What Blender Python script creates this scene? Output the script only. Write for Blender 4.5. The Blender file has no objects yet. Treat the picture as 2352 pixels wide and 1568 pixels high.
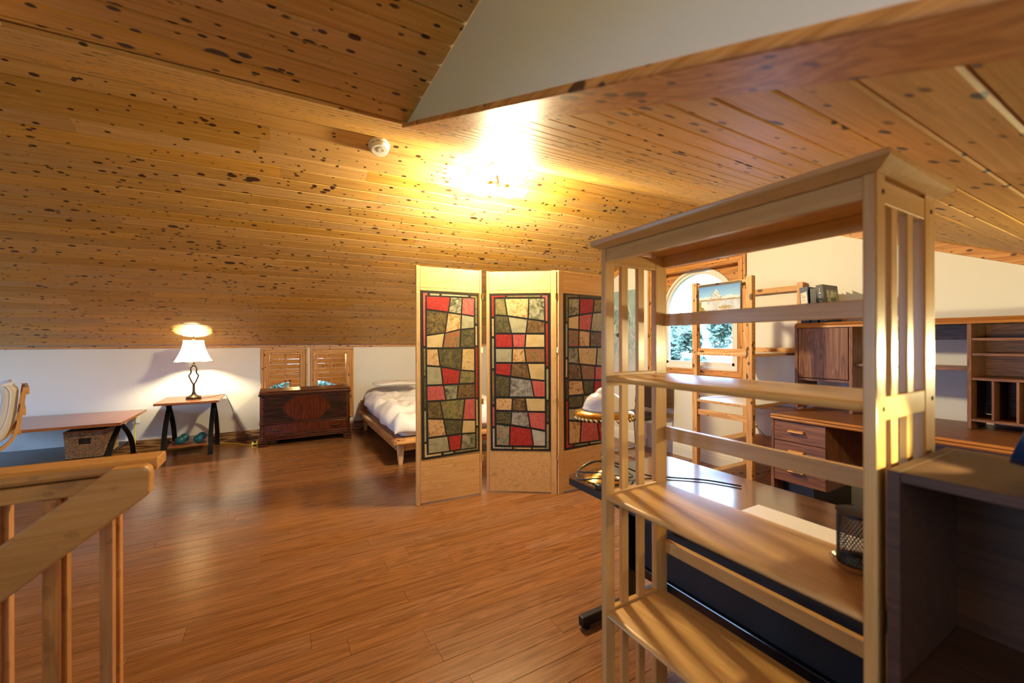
import bpy, bmesh, math, random
from mathutils import Vector, Matrix, noise
from math import sin, cos, pi, radians, sqrt
random.seed(7)
C = bpy.context.scene.collection
S = bpy.context.scene
SKY = 19.0          # overcast daylight
CEIL_W = 2800.0     # ceiling fixture
TABLE_W = 100.0     # table lamp
DESK_W = 7.0       # desk lamp
FLOOR_W = 22.0     # floor lamp outside the frame on the right

# ------------------------------------------------------------------ camera
CAM_H = 1.25
YAW = radians(29.8)
cd = bpy.data.cameras.new('camera')
cd.sensor_width = 36.0
cd.lens = 946.0 / 2352.0 * 36.0
cd.clip_start = 0.02
cd.clip_end = 200
cd.dof.use_dof = True
cd.dof.focus_distance = 4.2
cd.dof.aperture_fstop = 2.8
cam = bpy.data.objects.new('camera', cd)
C.objects.link(cam)
_r = Vector((cos(YAW), -sin(YAW), 0)); _u = Vector((0, 0, 1)); _f = Vector((sin(YAW), cos(YAW), 0))
_t = -0.0023
_R = _r * cos(_t) + _u * sin(_t); _U = _u * cos(_t) - _r * sin(_t)
cam.matrix_world = Matrix(((_R.x, _U.x, -_f.x, 0), (_R.y, _U.y, -_f.y, 0), (_R.z, _U.z, -_f.z, CAM_H), (0, 0, 0, 1)))
S.camera = cam

# ------------------------------------------------------------------ world, exposure
S.view_settings.view_transform = 'Standard'
S.view_settings.look = 'None'
S.view_settings.gamma = 1.0
S.view_settings.use_curve_mapping = False
S.view_settings.exposure = -0.12
w = bpy.data.worlds.new('sky'); S.world = w; w.use_nodes = True
bg = w.node_tree.nodes['Background']
bg.inputs[0].default_value = (0.36, 0.60, 1.0, 1)
bg.inputs[1].default_value = SKY
try:
    S.cycles.max_bounces = 10; S.cycles.diffuse_bounces = 5; S.cycles.glossy_bounces = 4
    S.cycles.transparent_max_bounces = 12; S.cycles.transmission_bounces = 6
    S.cycles.caustics_reflective = False; S.cycles.caustics_refractive = False
    S.cycles.sample_clamp_indirect = 6.0
except Exception:
    pass

WARM = (1.0, 0.81, 0.46)
def light(name, kind, loc, power, color, **kw):
    l = bpy.data.lights.new(name, kind); l.energy = power; l.color = color
    for k, v in kw.items():
        setattr(l, k, v)
    o = bpy.data.objects.new(name, l); o.location = loc; C.objects.link(o)
    return o
def portal(name, loc, rot, sx, sy):
    o = light(name, 'AREA', loc, 1.0, (1, 1, 1), shape='RECTANGLE', size=sx, size_y=sy)
    o.rotation_euler = rot
    try: o.data.cycles.is_portal = True
    except Exception: o.data.energy = 0.0
    return o
portal('daylight_portal_right', (4.02, 2.853, 1.5), (0, radians(90), 0), 1.05, 1.05)
portal('daylight_portal_left', (-4.36, 4.5, 1.0), (0, radians(-90), 0), 1.2, 2.0)
portal('daylight_portal_stairs', (-4.36, 1.3, 1.2), (0, radians(-90), 0), 0.75, 1.2)
portal('daylight_portal_dormer', (-0.1, -1.26, 1.45), (radians(90), 0, 0), 0.5, 0.55)

# ------------------------------------------------------------------ mesh helpers
class B:
    def __init__(s, xf=None):
        s.v = []; s.f = []; s.xf = xf
    def add(s, vs, fs):
        n = len(s.v)
        for p in vs:
            p = Vector(p)
            s.v.append(s.xf @ p if s.xf is not None else p)
        s.f += [tuple(i + n for i in q) for q in fs]
        return s
    def box(s, x0, x1, y0, y1, z0, z1):
        return s.hexa([(x0, y0, z0), (x1, y0, z0), (x1, y1, z0), (x0, y1, z0), (x0, y0, z1), (x1, y0, z1), (x1, y1, z1), (x0, y1, z1)])
    def hexa(s, p):
        return s.add(p, [(0, 3, 2, 1), (4, 5, 6, 7), (0, 1, 5, 4), (1, 2, 6, 5), (2, 3, 7, 6), (3, 0, 4, 7)])
    def prism(s, pts, axis, a, b):
        n = len(pts)
        def P(q, h):
            return (h, q[0], q[1]) if axis == 'x' else ((q[0], h, q[1]) if axis == 'y' else (q[0], q[1], h))
        vs = [P(q, a) for q in pts] + [P(q, b) for q in pts]
        fs = [tuple(range(n)), tuple(range(2 * n - 1, n - 1, -1))]
        fs += [(i, (i + 1) % n, (i + 1) % n + n, i + n) for i in range(n)]
        return s.add(vs, fs)
    def loft(s, A, Bp):
        n = len(A)
        fs = [tuple(range(n)), tuple(range(2 * n - 1, n - 1, -1))]
        fs += [(i, (i + 1) % n, (i + 1) % n + n, i + n) for i in range(n)]
        return s.add(list(A) + list(Bp), fs)
    def tube(s, pts, r, n=8, closed=False, flat=None):
        pts = [Vector(p) for p in pts]; m = len(pts); rings = []
        up = Vector((0, 0, 1)); prev = None
        for i, p in enumerate(pts):
            if closed: t = pts[(i + 1) % m] - pts[(i - 1) % m]
            else: t = pts[min(i + 1, m - 1)] - pts[max(i - 1, 0)]
            t = t.normalized() if t.length > 1e-9 else Vector((0, 0, 1))
            if prev is None:
                a = up if abs(t.z) < 0.9 else Vector((1, 0, 0))
                x = t.cross(a).normalized()
            else:
                x = (prev - t * prev.dot(t))
                x = x.normalized() if x.length > 1e-6 else t.orthogonal().normalized()
            prev = x; y = t.cross(x)
            rr = r[i] if isinstance(r, (list, tuple)) else r
            rings.append([p + x * (rr * cos(2 * pi * k / n)) + y * (rr * sin(2 * pi * k / n)) for k in range(n)])
        vs = [q for R in rings for q in R]; fs = []
        L = m if closed else m - 1
        for i in range(L):
            j = (i + 1) % m
            for k in range(n):
                fs.append((i * n + k, i * n + (k + 1) % n, j * n + (k + 1) % n, j * n + k))
        if not closed:
            fs.append(tuple(range(n - 1, -1, -1))); fs.append(tuple((m - 1) * n + k for k in range(n)))
        return s.add(vs, fs)
    def strip(s, pts, w, t, wdir):
        # a bent flat bar: pts centre line, width w along wdir, thickness t
        pts = [Vector(p) for p in pts]; wd = Vector(wdir).normalized(); m = len(pts); vs = []
        for i, p in enumerate(pts):
            tg = (pts[min(i + 1, m - 1)] - pts[max(i - 1, 0)]).normalized()
            nn = tg.cross(wd).normalized()
            vs += [p + wd * w / 2 + nn * t / 2, p - wd * w / 2 + nn * t / 2, p - wd * w / 2 - nn * t / 2, p + wd * w / 2 - nn * t / 2]
        fs = [(0, 1, 2, 3), tuple((m - 1) * 4 + k for k in (3, 2, 1, 0))]
        for i in range(m - 1):
            for k in range(4):
                fs.append((i * 4 + k, i * 4 + (k + 1) % 4, i * 4 + 4 + (k + 1) % 4, i * 4 + 4 + k))
        return s.add(vs, fs)
    def lathe(s, prof, c=(0, 0, 0), n=24, sx=1, sy=1, wob=None):
        c = Vector(c); vs = []; fs = []; m = len(prof)
        for (r, z) in prof:
            for k in range(n):
                a = 2 * pi * k / n; q = r * (wob(a) if wob else 1)
                vs.append(c + Vector((q * cos(a) * sx, q * sin(a) * sy, z)))
        for i in range(m - 1):
            for k in range(n):
                fs.append((i * n + k, i * n + (k + 1) % n, i * n + n + (k + 1) % n, i * n + n + k))
        if prof[0][0] > 1e-6: fs.append(tuple(range(n - 1, -1, -1)))
        if prof[-1][0] > 1e-6: fs.append(tuple((m - 1) * n + k for k in range(n)))
        return s.add(vs, fs)
    def grid(s, fn, nu, nv):
        vs = [fn(i / nu, j / nv) for j in range(nv + 1) for i in range(nu + 1)]
        fs = [(j * (nu + 1) + i, j * (nu + 1) + i + 1, (j + 1) * (nu + 1) + i + 1, (j + 1) * (nu + 1) + i) for j in range(nv) for i in range(nu)]
        return s.add(vs, fs)

def arc(c, r, a0, a1, n, rz=None):
    rz = r if rz is None else rz
    return [(c[0] + r * cos(radians(a0 + (a1 - a0) * i / n)), c[1] + rz * sin(radians(a0 + (a1 - a0) * i / n))) for i in range(n + 1)]
def rrect(x0, x1, y0, y1, r, n=4):
    return arc((x1 - r, y1 - r), r, 0, 90, n) + arc((x0 + r, y1 - r), r, 90, 180, n) + arc((x0 + r, y0 + r), r, 180, 270, n) + arc((x1 - r, y0 + r), r, 270, 360, n)

def obj(name, b, mat, parent=None, bevel=0.0, smooth=None, kind=None, seg=2, recalc=True, mesh=None):
    if mesh is None:
        me = bpy.data.meshes.new(name)
        me.from_pydata(b.v, [], b.f)
        if recalc:
            bm = bmesh.new(); bm.from_mesh(me)
            bmesh.ops.remove_doubles(bm, verts=bm.verts, dist=1e-6)
            bmesh.ops.recalc_face_normals(bm, faces=bm.faces); bm.to_mesh(me); bm.free()
        if smooth:
            me.polygons.foreach_set('use_smooth', [True] * len(me.polygons))
            me.set_sharp_from_angle(angle=radians(smooth))
        me.materials.append(mat)
    else:
        me = mesh
    o = bpy.data.objects.new(name, me); C.objects.link(o)
    if bevel:
        md = o.modifiers.new('bevel', 'BEVEL'); md.width = bevel; md.segments = seg; md.limit_method = 'ANGLE'; md.angle_limit = radians(40)
        md.harden_normals = False
    if parent is not None: par(o, parent)
    if kind: o['kind'] = kind
    return o
WL = {}
def par(o, p):
    o.parent = p
    o.matrix_parent_inverse = Matrix.Translation(-WL[p.name]) if p.name in WL else Matrix.Identity(4)
def tag(o, label, cat, group=None):
    o['label'] = label; o['category'] = cat
    if group: o['group'] = group
    return o
def thing(name, label, cat, loc, group=None):
    o = bpy.data.objects.new(name, None); o.empty_display_size = 0.05
    C.objects.link(o); o.location = loc; WL[o.name] = Vector(loc)
    return tag(o, label, cat, group)
def setting(name, loc=(0, 0, 0)):
    o = bpy.data.objects.new(name, None); C.objects.link(o); o.location = loc; WL[o.name] = Vector(loc)
    o['kind'] = 'structure'
    return o

# ------------------------------------------------------------------ materials
def newmat(name):
    m = bpy.data.materials.new(name); m.use_nodes = True
    nt = m.node_tree; p = nt.nodes['Principled BSDF']
    return m, nt, p
def plain(name, col, rough=0.5, metal=0.0, bump=0.0, bscale=200, spec=0.5, coat=0.0, emit=0.0, var=0.0, vscale=6):
    m, nt, p = newmat(name); N = nt.nodes.new; L = nt.links.new
    p.inputs['Base Color'].default_value = (*col, 1); p.inputs['Roughness'].default_value = rough
    p.inputs['Metallic'].default_value = metal; p.inputs['Specular IOR Level'].default_value = spec
    if coat: p.inputs['Coat Weight'].default_value = coat
    if emit:
        p.inputs['Emission Color'].default_value = (*col, 1); p.inputs['Emission Strength'].default_value = emit
    if bump or var:
        tc = N('ShaderNodeTexCoord'); nz = N('ShaderNodeTexNoise'); nz.inputs['Scale'].default_value = bscale; nz.inputs['Detail'].default_value = 3
        L(tc.outputs['Object'], nz.inputs['Vector'])
        if bump:
            bp = N('ShaderNodeBump'); bp.inputs['Strength'].default_value = bump; bp.inputs['Distance'].default_value = 0.002
            L(nz.outputs['Fac'], bp.inputs['Height']); L(bp.outputs['Normal'], p.inputs['Normal'])
        if var:
            n2 = N('ShaderNodeTexNoise'); n2.inputs['Scale'].default_value = vscale; n2.inputs['Detail'].default_value = 4
            L(tc.outputs['Object'], n2.inputs['Vector'])
            mx = N('ShaderNodeMix'); mx.data_type = 'RGBA'
            mx.inputs[6].default_value = (*[c * (1 - var) for c in col], 1); mx.inputs[7].default_value = (*[min(1, c * (1 + var)) for c in col], 1)
            L(n2.outputs['Fac'], mx.inputs[0]); L(mx.outputs[2], p.inputs['Base Color'])
    return m
def wood(name, dark, mid, light_, axis='x', fine=1.0, knots=0.0, rough=0.4, tint=0.12, rings=0.35, bump=0.15, coat=0.0, knotcol=(0.05, 0.018, 0.006), ringscale=1.0, spec=0.45):
    m, nt, p = newmat(name); N = nt.nodes.new; L = nt.links.new
    tc = N('ShaderNodeTexCoord'); oi = N('ShaderNodeObjectInfo')
    mul = N('ShaderNodeVectorMath'); mul.operation = 'MULTIPLY'
    cmb = N('ShaderNodeCombineXYZ')
    for i, k in enumerate((37.0, 11.3, 5.7)):
        mm = N('ShaderNodeMath'); mm.operation = 'MULTIPLY'; mm.inputs[1].default_value = k
        L(oi.outputs['Random'], mm.inputs[0]); L(mm.outputs[0], cmb.inputs[i])
    ad = N('ShaderNodeVectorMath'); ad.operation = 'ADD'
    L(tc.outputs['Object'], ad.inputs[0]); L(cmb.outputs[0], ad.inputs[1])
    def scaled(lo, cr):
        mp = N('ShaderNodeVectorMath'); mp.operation = 'MULTIPLY'
        v = [cr, cr, cr]; v['xyz'.index(axis)] = lo
        mp.inputs[1].default_value = v; L(ad.outputs[0], mp.inputs[0])
        return mp.outputs[0]
    nz = N('ShaderNodeTexNoise'); nz.inputs['Scale'].default_value = 1.0; nz.inputs['Detail'].default_value = 5; nz.inputs['Roughness'].default_value = 0.6
    nz.inputs['Distortion'].default_value = 0.3
    L(scaled(2.2 * fine, 70 * fine), nz.inputs['Vector'])
    wv = N('ShaderNodeTexNoise'); wv.inputs['Scale'].default_value = 1.0; wv.inputs['Detail'].default_value = 2; wv.inputs['Distortion'].default_value = 1.2
    L(scaled(0.9 * ringscale, 14 * ringscale), wv.inputs['Vector'])
    sn = N('ShaderNodeMath'); sn.operation = 'MULTIPLY'; sn.inputs[1].default_value = 42.0; L(wv.outputs['Fac'], sn.inputs[0])
    s2 = N('ShaderNodeMath'); s2.operation = 'SINE'; L(sn.outputs[0], s2.inputs[0])
    s3 = N('ShaderNodeMath'); s3.operation = 'MULTIPLY'; s3.inputs[1].default_value = 0.5 * rings; L(s2.outputs[0], s3.inputs[0])
    s4 = N('ShaderNodeMath'); s4.operation = 'ADD'; L(s3.outputs[0], s4.inputs[0]); L(nz.outputs['Fac'], s4.inputs[1])
    rmp = N('ShaderNodeValToRGB'); e = rmp.color_ramp.elements
    e[0].position = 0.22; e[0].color = (*dark, 1); e[1].position = 0.8; e[1].color = (*light_, 1)
    em = e.new(0.5); em.color = (*mid, 1)
    L(s4.outputs[0], rmp.inputs['Fac'])
    col = rmp.outputs['Color']
    # tint per piece
    hs = N('ShaderNodeHueSaturation'); L(col, hs.inputs['Color'])
    mr = N('ShaderNodeMapRange'); mr.inputs['To Min'].default_value = 1 - tint; mr.inputs['To Max'].default_value = 1 + tint
    L(oi.outputs['Random'], mr.inputs['Value']); L(mr.outputs[0], hs.inputs['Value'])
    f7 = N('ShaderNodeMath'); f7.operation = 'MULTIPLY'; f7.inputs[1].default_value = 17.31; L(oi.outputs['Random'], f7.inputs[0])
    fr = N('ShaderNodeMath'); fr.operation = 'FRACT'; L(f7.outputs[0], fr.inputs[0])
    mr2 = N('ShaderNodeMapRange'); mr2.inputs['To Min'].default_value = 1 - tint * .6; mr2.inputs['To Max'].default_value = 1 + tint * .6
    L(fr.outputs[0], mr2.inputs['Value']); L(mr2.outputs[0], hs.inputs['Saturation'])
    col = hs.outputs['Color']
    if knots:
        gate = N('ShaderNodeTexNoise'); gate.inputs['Scale'].default_value = 1.0; gate.inputs['Detail'].default_value = 1
        L(scaled(3.0, 5.0), gate.inputs['Vector'])
        for (lo, cr, rad) in ((4.5, 9.0, 0.085), (8, 14, 0.115), (14, 22, 0.12)):
            wn = N('ShaderNodeTexNoise'); wn.inputs['Scale'].default_value = 30; wn.inputs['Detail'].default_value = 2
            L(ad.outputs[0], wn.inputs['Vector'])
            vo = N('ShaderNodeTexVoronoi'); vo.inputs['Scale'].default_value = 1.0; vo.inputs['Randomness'].default_value = 1.0
            L(scaled(lo, cr), vo.inputs['Vector'])
            rr = N('ShaderNodeMath'); rr.operation = 'MULTIPLY_ADD'; rr.inputs[1].default_value = 0.10; L(wn.outputs['Fac'], rr.inputs[0]); L(vo.outputs['Distance'], rr.inputs[2])
            gt = N('ShaderNodeMath'); gt.operation = 'MULTIPLY_ADD'; gt.inputs[1].default_value = -0.34; L(gate.outputs['Fac'], gt.inputs[0]); gt.inputs[2].default_value = 0.155
            r2 = N('ShaderNodeMath'); r2.operation = 'ADD'; L(rr.outputs[0], r2.inputs[0]); L(gt.outputs[0], r2.inputs[1])
            mk = N('ShaderNodeMapRange'); mk.interpolation_type = 'SMOOTHSTEP'
            mk.inputs['From Min'].default_value = rad * 0.75 + .05; mk.inputs['From Max'].default_value = rad * 1.3 + .05; mk.inputs['To Min'].default_value = 1.0 * knots; mk.inputs['To Max'].default_value = 0.0
            L(r2.outputs[0], mk.inputs['Value'])
            mx = N('ShaderNodeMix'); mx.data_type = 'RGBA'; L(mk.outputs[0], mx.inputs[0]); L(col, mx.inputs[6]); mx.inputs[7].default_value = (*knotcol, 1)
            col = mx.outputs[2]
    L(col, p.inputs['Base Color'])
    p.inputs['Roughness'].default_value = rough; p.inputs['Specular IOR Level'].default_value = spec
    if coat: p.inputs['Coat Weight'].default_value = coat; p.inputs['Coat Roughness'].default_value = max(.10, rough * .6)
    if bump:
        bp = N('ShaderNodeBump'); bp.inputs['Strength'].default_value = bump; bp.inputs['Distance'].default_value = 0.001
        L(s4.outputs[0], bp.inputs['Height']); L(bp.outputs['Normal'], p.inputs['Normal'])
    return m
def marb(name, cols, scale=14, dist=2.0, rough=0.55, bump=0.3):
    cols = [tuple(.80 * v ** 1.08 for v in c) for c in cols]
    m, nt, p = newmat(name); N = nt.nodes.new; L = nt.links.new
    tc = N('ShaderNodeTexCoord'); oi = N('ShaderNodeObjectInfo')
    ad = N('ShaderNodeVectorMath'); ad.operation = 'ADD'; L(tc.outputs['Object'], ad.inputs[0])
    mm = N('ShaderNodeMath'); mm.operation = 'MULTIPLY'; mm.inputs[1].default_value = 41.0; L(oi.outputs['Random'], mm.inputs[0])
    cb = N('ShaderNodeCombineXYZ'); L(mm.outputs[0], cb.inputs[0]); L(mm.outputs[0], cb.inputs[2]); L(cb.outputs[0], ad.inputs[1])
    nz = N('ShaderNodeTexNoise'); nz.inputs['Scale'].default_value = scale; nz.inputs['Detail'].default_value = 4; nz.inputs['Roughness'].default_value = 0.6; nz.inputs['Distortion'].default_value = dist
    L(ad.outputs[0], nz.inputs['Vector'])
    rmp = N('ShaderNodeValToRGB'); e = rmp.color_ramp.elements
    k = len(cols)
    e[0].position = 0.32; e[0].color = (*cols[0], 1); e[1].position = 0.68; e[1].color = (*cols[-1], 1)
    for i in range(1, k - 1):
        q = e.new(0.32 + 0.36 * i / (k - 1)); q.color = (*cols[i], 1)
    L(nz.outputs['Fac'], rmp.inputs['Fac']); L(rmp.outputs['Color'], p.inputs['Base Color'])
    p.inputs['Roughness'].default_value = rough
    if bump:
        bp = N('ShaderNodeBump'); bp.inputs['Strength'].default_value = bump; bp.inputs['Distance'].default_value = 0.003
        L(nz.outputs['Fac'], bp.inputs['Height']); L(bp.outputs['Normal'], p.inputs['Normal'])
    return m
def glassmat(name, tint=(1, 1, 1), refl=0.08):
    m = bpy.data.materials.new(name); m.use_nodes = True; nt = m.node_tree; nt.nodes.clear(); N = nt.nodes.new; L = nt.links.new
    o = N('ShaderNodeOutputMaterial'); t = N('ShaderNodeBsdfTransparent'); t.inputs[0].default_value = (*tint, 1)
    g = N('ShaderNodeBsdfGlossy'); g.inputs['Roughness'].default_value = 0.02
    lw = N('ShaderNodeFresnel'); lw.inputs[0].default_value = 1.35
    mx = N('ShaderNodeMixShader'); L(lw.outputs[0], mx.inputs[0]); L(t.outputs[0], mx.inputs[1]); L(g.outputs[0], mx.inputs[2]); L(mx.outputs[0], o.inputs[0])
    return m
def vcol(name, rough=0.5, coat=0.0):
    m, nt, p = newmat(name); a = nt.nodes.new('ShaderNodeVertexColor'); a.layer_name = 'print'
    nt.links.new(a.outputs['Color'], p.inputs['Base Color']); p.inputs['Roughness'].default_value = rough
    if coat: p.inputs['Coat Weight'].default_value = coat
    return m
def printed(name, fn, origin, ud, vd, nu, nv, mat, parent=None):
    # a flat printed sheet: colour per grid vertex from fn(u, v)
    b = B(); o0 = Vector(origin); ud = Vector(ud); vd = Vector(vd)
    b.grid(lambda u, v: o0 + ud * u + vd * v, nu, nv)
    o = obj(name, b, mat, parent, recalc=False)
    ca = o.data.color_attributes.new('print', 'FLOAT_COLOR', 'POINT')
    data = []
    for j in range(nv + 1):
        for i in range(nu + 1):
            c = fn(i / nu, j / nv); data += [c[0], c[1], c[2], 1.0]
    ca.data.foreach_set('color', data)
    return o

PD, PM, PL = (0.52, 0.28, 0.066), (0.62, 0.355, 0.100), (0.70, 0.43, 0.140)
M = {}
M['pine_ceil'] = wood('pine_boards', PD, PM, PL, 'x', knots=1.0, rough=0.52, tint=0.14, rings=0.24)
M['pine_trim'] = wood('pine_trim', (0.40, 0.17, 0.045), (0.55, 0.25, 0.075), (0.66, 0.34, 0.12), 'y', knots=0.9, rough=0.45, tint=0.06)
M['pine_trim_x'] = wood('pine_trim_along', (0.42, 0.19, 0.05), (0.57, 0.28, 0.09), (0.68, 0.37, 0.14), 'x', knots=0.9, rough=0.45, tint=0.06)
M['pine_trim_z'] = wood('pine_trim_upright', (0.42, 0.19, 0.05), (0.56, 0.27, 0.085), (0.68, 0.37, 0.14), 'z', knots=0.9, rough=0.45, tint=0.06)
M['floor'] = wood('oak_laminate', (0.15, 0.058, 0.020), (0.235, 0.098, 0.034), (0.30, 0.132, 0.048), 'x', fine=1.0, spec=.7, rough=0.215, tint=0.07, rings=0.28, bump=0.05, ringscale=1.2)
M['dark'] = plain('dark_void', (0.02, 0.015, 0.01), 0.9)
M['wall'] = plain('cream_wall_paint', (0.76, 0.74, 0.70), 0.75, bump=0.05, bscale=350)
M['white'] = plain('white_plastic', (0.85, 0.85, 0.83), 0.35)
M['white_trim'] = plain('white_painted_trim', (0.80, 0.79, 0.77), 0.45)
M['glass'] = glassmat('window_glass')
M['screen_wood'] = wood('screen_pine', (0.60, 0.36, 0.14), (0.70, 0.45, 0.19), (0.78, 0.54, 0.26), 'x', knots=0.2, rough=0.45, tint=0.05, rings=0.18, fine=.8)
M['screen_wood_z'] = wood('screen_pine_upright', (0.58, 0.34, 0.13), (0.68, 0.43, 0.18), (0.76, 0.52, 0.25), 'z', knots=0.15, rough=0.45, tint=0.06, rings=0.2)
HD, HM, HL = (0.53, 0.29, 0.090), (0.60, 0.345, 0.115), (0.66, 0.40, 0.15)
M['maple_y'] = wood('honey_maple_long', HD, HM, HL, 'y', rough=0.33, tint=0.05, rings=0.18, bump=0.03, coat=0.45)
M['maple_z'] = wood('honey_maple_upright', HD, HM, HL, 'z', rough=0.33, tint=0.05, rings=0.16, bump=0.05, coat=0.25)
M['maple_x'] = wood('honey_maple_cross', HD, HM, HL, 'x', rough=0.33, tint=0.05, rings=0.16, bump=0.05, coat=0.25)
M['ivar'] = wood('raw_pine_upright', (0.46, 0.22, 0.08), (0.60, 0.32, 0.12), (0.70, 0.42, 0.18), 'z', knots=0.9, rough=0.5, tint=0.08)
M['ivar_y'] = wood('raw_pine_cross', (0.46, 0.22, 0.08), (0.60, 0.32, 0.12), (0.70, 0.42, 0.18), 'y', knots=0.9, rough=0.5, tint=0.08)
M['ivar_x'] = wood('raw_pine_shelf', (0.46, 0.24, 0.10), (0.58, 0.33, 0.14), (0.68, 0.43, 0.20), 'x', knots=0.9, rough=0.5, tint=0.06)
M['walnut_z'] = wood('walnut_laminate_upright', (0.075, 0.028, 0.012), (0.17, 0.068, 0.028), (0.25, 0.11, 0.047), 'z', rough=0.42, tint=0.05, rings=0.32, ringscale=1.6)
M['walnut_y'] = wood('walnut_laminate_long', (0.075, 0.028, 0.012), (0.17, 0.068, 0.028), (0.25, 0.11, 0.047), 'y', rough=0.40, tint=0.05, rings=0.30, ringscale=1.6)
M['walnut_edge'] = wood('walnut_edge', (0.24, 0.085, 0.022), (0.33, 0.13, 0.035), (0.40, 0.17, 0.05), 'y', rough=0.35, tint=0.03)
M['desk_top'] = wood('dark_laminate', (0.045, 0.022, 0.013), (0.085, 0.04, 0.022), (0.13, 0.062, 0.033), 'y', rough=0.16, tint=0.02, rings=0.5, bump=0.02, coat=1.0)
M['dark_shelf'] = wood('dark_stained_shelf', (0.020, 0.012, 0.010), (0.030, 0.018, 0.014), (0.040, 0.024, 0.018), 'x', rough=0.22, tint=0.02, rings=0.2)
M['cab'] = wood('brown_laminate', (0.045, 0.017, 0.007), (0.062, 0.025, 0.011), (0.080, 0.034, 0.016), 'y', rough=0.55, tint=0.03, rings=0.3)
M['cherry'] = wood('cherry_table_top', (0.24, 0.075, 0.025), (0.36, 0.125, 0.042), (0.44, 0.17, 0.06), 'x', rough=0.25, tint=0.03, rings=0.3, bump=0.02, coat=0.3)
M['black_metal'] = plain('black_metal', (0.012, 0.012, 0.013), 0.38, 0.4)
M['black'] = plain('black_plastic', (0.010, 0.010, 0.011), 0.42)
M['matte_black'] = plain('matte_black_panel', (0.008, 0.008, 0.010), 0.6)
M['chrome'] = plain('chrome', (0.75, 0.75, 0.77), 0.08, 1.0)
M['brass'] = plain('polished_brass', (0.78, 0.55, 0.20), 0.16, 1.0)
M['bronze'] = plain('antique_bronze', (0.10, 0.075, 0.04), 0.4, 0.8)
M['mah'] = wood('mahogany', (0.030, 0.008, 0.003), (0.064, 0.015, 0.005), (0.10, 0.026, 0.008), 'x', rough=0.38, tint=0.04, rings=0.4, spec=.25)
M['mah_dark'] = wood('dark_walnut_veneer', (0.014, 0.005, 0.002), (0.026, 0.009, 0.004), (0.042, 0.015, 0.006), 'x', rough=0.34, tint=0.02, rings=0.7, spec=.25)
M['mah_red'] = wood('burl_veneer', (0.052, 0.010, 0.003), (0.080, 0.016, 0.005), (0.115, 0.024, 0.007), 'z', rough=0.2, tint=0.02, rings=.5, spec=.25, ringscale=2.5)
M['linen'] = plain('white_cotton', (0.82, 0.80, 0.80), 0.85, bump=0.25, bscale=40)
M['teal'] = plain('teal_vinyl', (0.004, 0.105, 0.155), 0.4)
M['yellow'] = plain('yellow_cord', (0.78, 0.60, 0.03), 0.45)
M['cream_fabric'] = plain('cream_cushion', (0.74, 0.68, 0.58), 0.9, bump=0.3, bscale=120)
M['birch'] = wood('bent_birch', (0.55, 0.27, 0.07), (0.64, 0.34, 0.10), (0.70, 0.40, 0.14), 'z', rough=0.35, tint=0.03, rings=0.15)
M['rail_x'] = wood('railing_pine', (0.48, 0.22, 0.05), (0.56, 0.27, 0.070), (0.62, 0.32, 0.095), 'x', knots=0.25, rough=0.33, tint=0.05, rings=0.2, coat=0.3)
M['rail_z'] = wood('baluster_pine', (0.42, 0.17, 0.045), (0.53, 0.235, 0.066), (0.62, 0.30, 0.095), 'z', knots=0.25, rough=0.36, tint=0.10, rings=0.2, coat=0.2)
M['lead'] = plain('black_came', (0.010, 0.010, 0.009), 0.5)
G = {}
G['red'] = marb('red_crinkle', [(0.33, 0.012, 0.010), (0.46, 0.028, 0.02), (0.58, 0.06, 0.045)], 22, 3)
G['pink'] = marb('rose_crinkle', [(0.50, 0.085, 0.085), (0.62, 0.14, 0.13), (0.72, 0.22, 0.20)], 22, 3)
G['sage'] = marb('sage_marble', [(0.05, 0.065, 0.035), (0.20, 0.22, 0.14), (0.40, 0.40, 0.28), (0.50, 0.50, 0.38)], 20, 1.5)
G['pale'] = marb('pale_sage', [(0.34, 0.36, 0.24), (0.46, 0.46, 0.31), (0.53, 0.52, 0.36)], 12, 1)
G['olive'] = marb('dark_olive_marble', [(0.04, 0.042, 0.018), (0.105, 0.10, 0.042), (0.20, 0.18, 0.08)], 30, 1.5)
G['camo'] = marb('olive_camouflage', [(0.03, 0.03, 0.012), (0.16, 0.12, 0.035), (0.30, 0.21, 0.075)], 22, 2)
G['brown'] = marb('brown_marble', [(0.035, 0.028, 0.014), (0.20, 0.125, 0.045), (0.32, 0.20, 0.085)], 18, 1.6)
G['peach'] = marb('peach_floral', [(0.26, 0.20, 0.07), (0.70, 0.40, 0.16), (0.78, 0.62, 0.35), (0.72, 0.36, 0.15)], 16, 2)
G['cream'] = marb('cream_plain', [(0.66, 0.48, 0.20), (0.76, 0.62, 0.33), (0.78, 0.66, 0.38)], 8, 1)
G['streak'] = marb('cream_streaked', [(0.56, 0.36, 0.10), (0.72, 0.55, 0.26), (0.78, 0.64, 0.36)], 14, 3)
G['flor'] = marb('dark_floral', [(0.06, 0.15, 0.085), (0.30, 0.25, 0.10), (0.42, 0.12, 0.06), (0.36, 0.32, 0.17)], 18, 2)
G['green'] = marb('green_floral', [(0.04, 0.11, 0.065), (0.20, 0.19, 0.075), (0.32, 0.29, 0.12), (0.36, 0.17, 0.08)], 18, 2)
G['teal'] = marb('teal_floral', [(0.05, 0.20, 0.20), (0.30, 0.31, 0.22), (0.48, 0.40, 0.28), (0.36, 0.16, 0.10)], 18, 2)
G['marble'] = marb('grey_marble', [(0.07, 0.075, 0.075), (0.32, 0.33, 0.32), (0.52, 0.53, 0.52)], 20, 1.5)
G['marblepale'] = marb('pale_grey_marble', [(0.44, 0.46, 0.42), (0.56, 0.58, 0.54), (0.62, 0.63, 0.58)], 10, 1)
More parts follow.
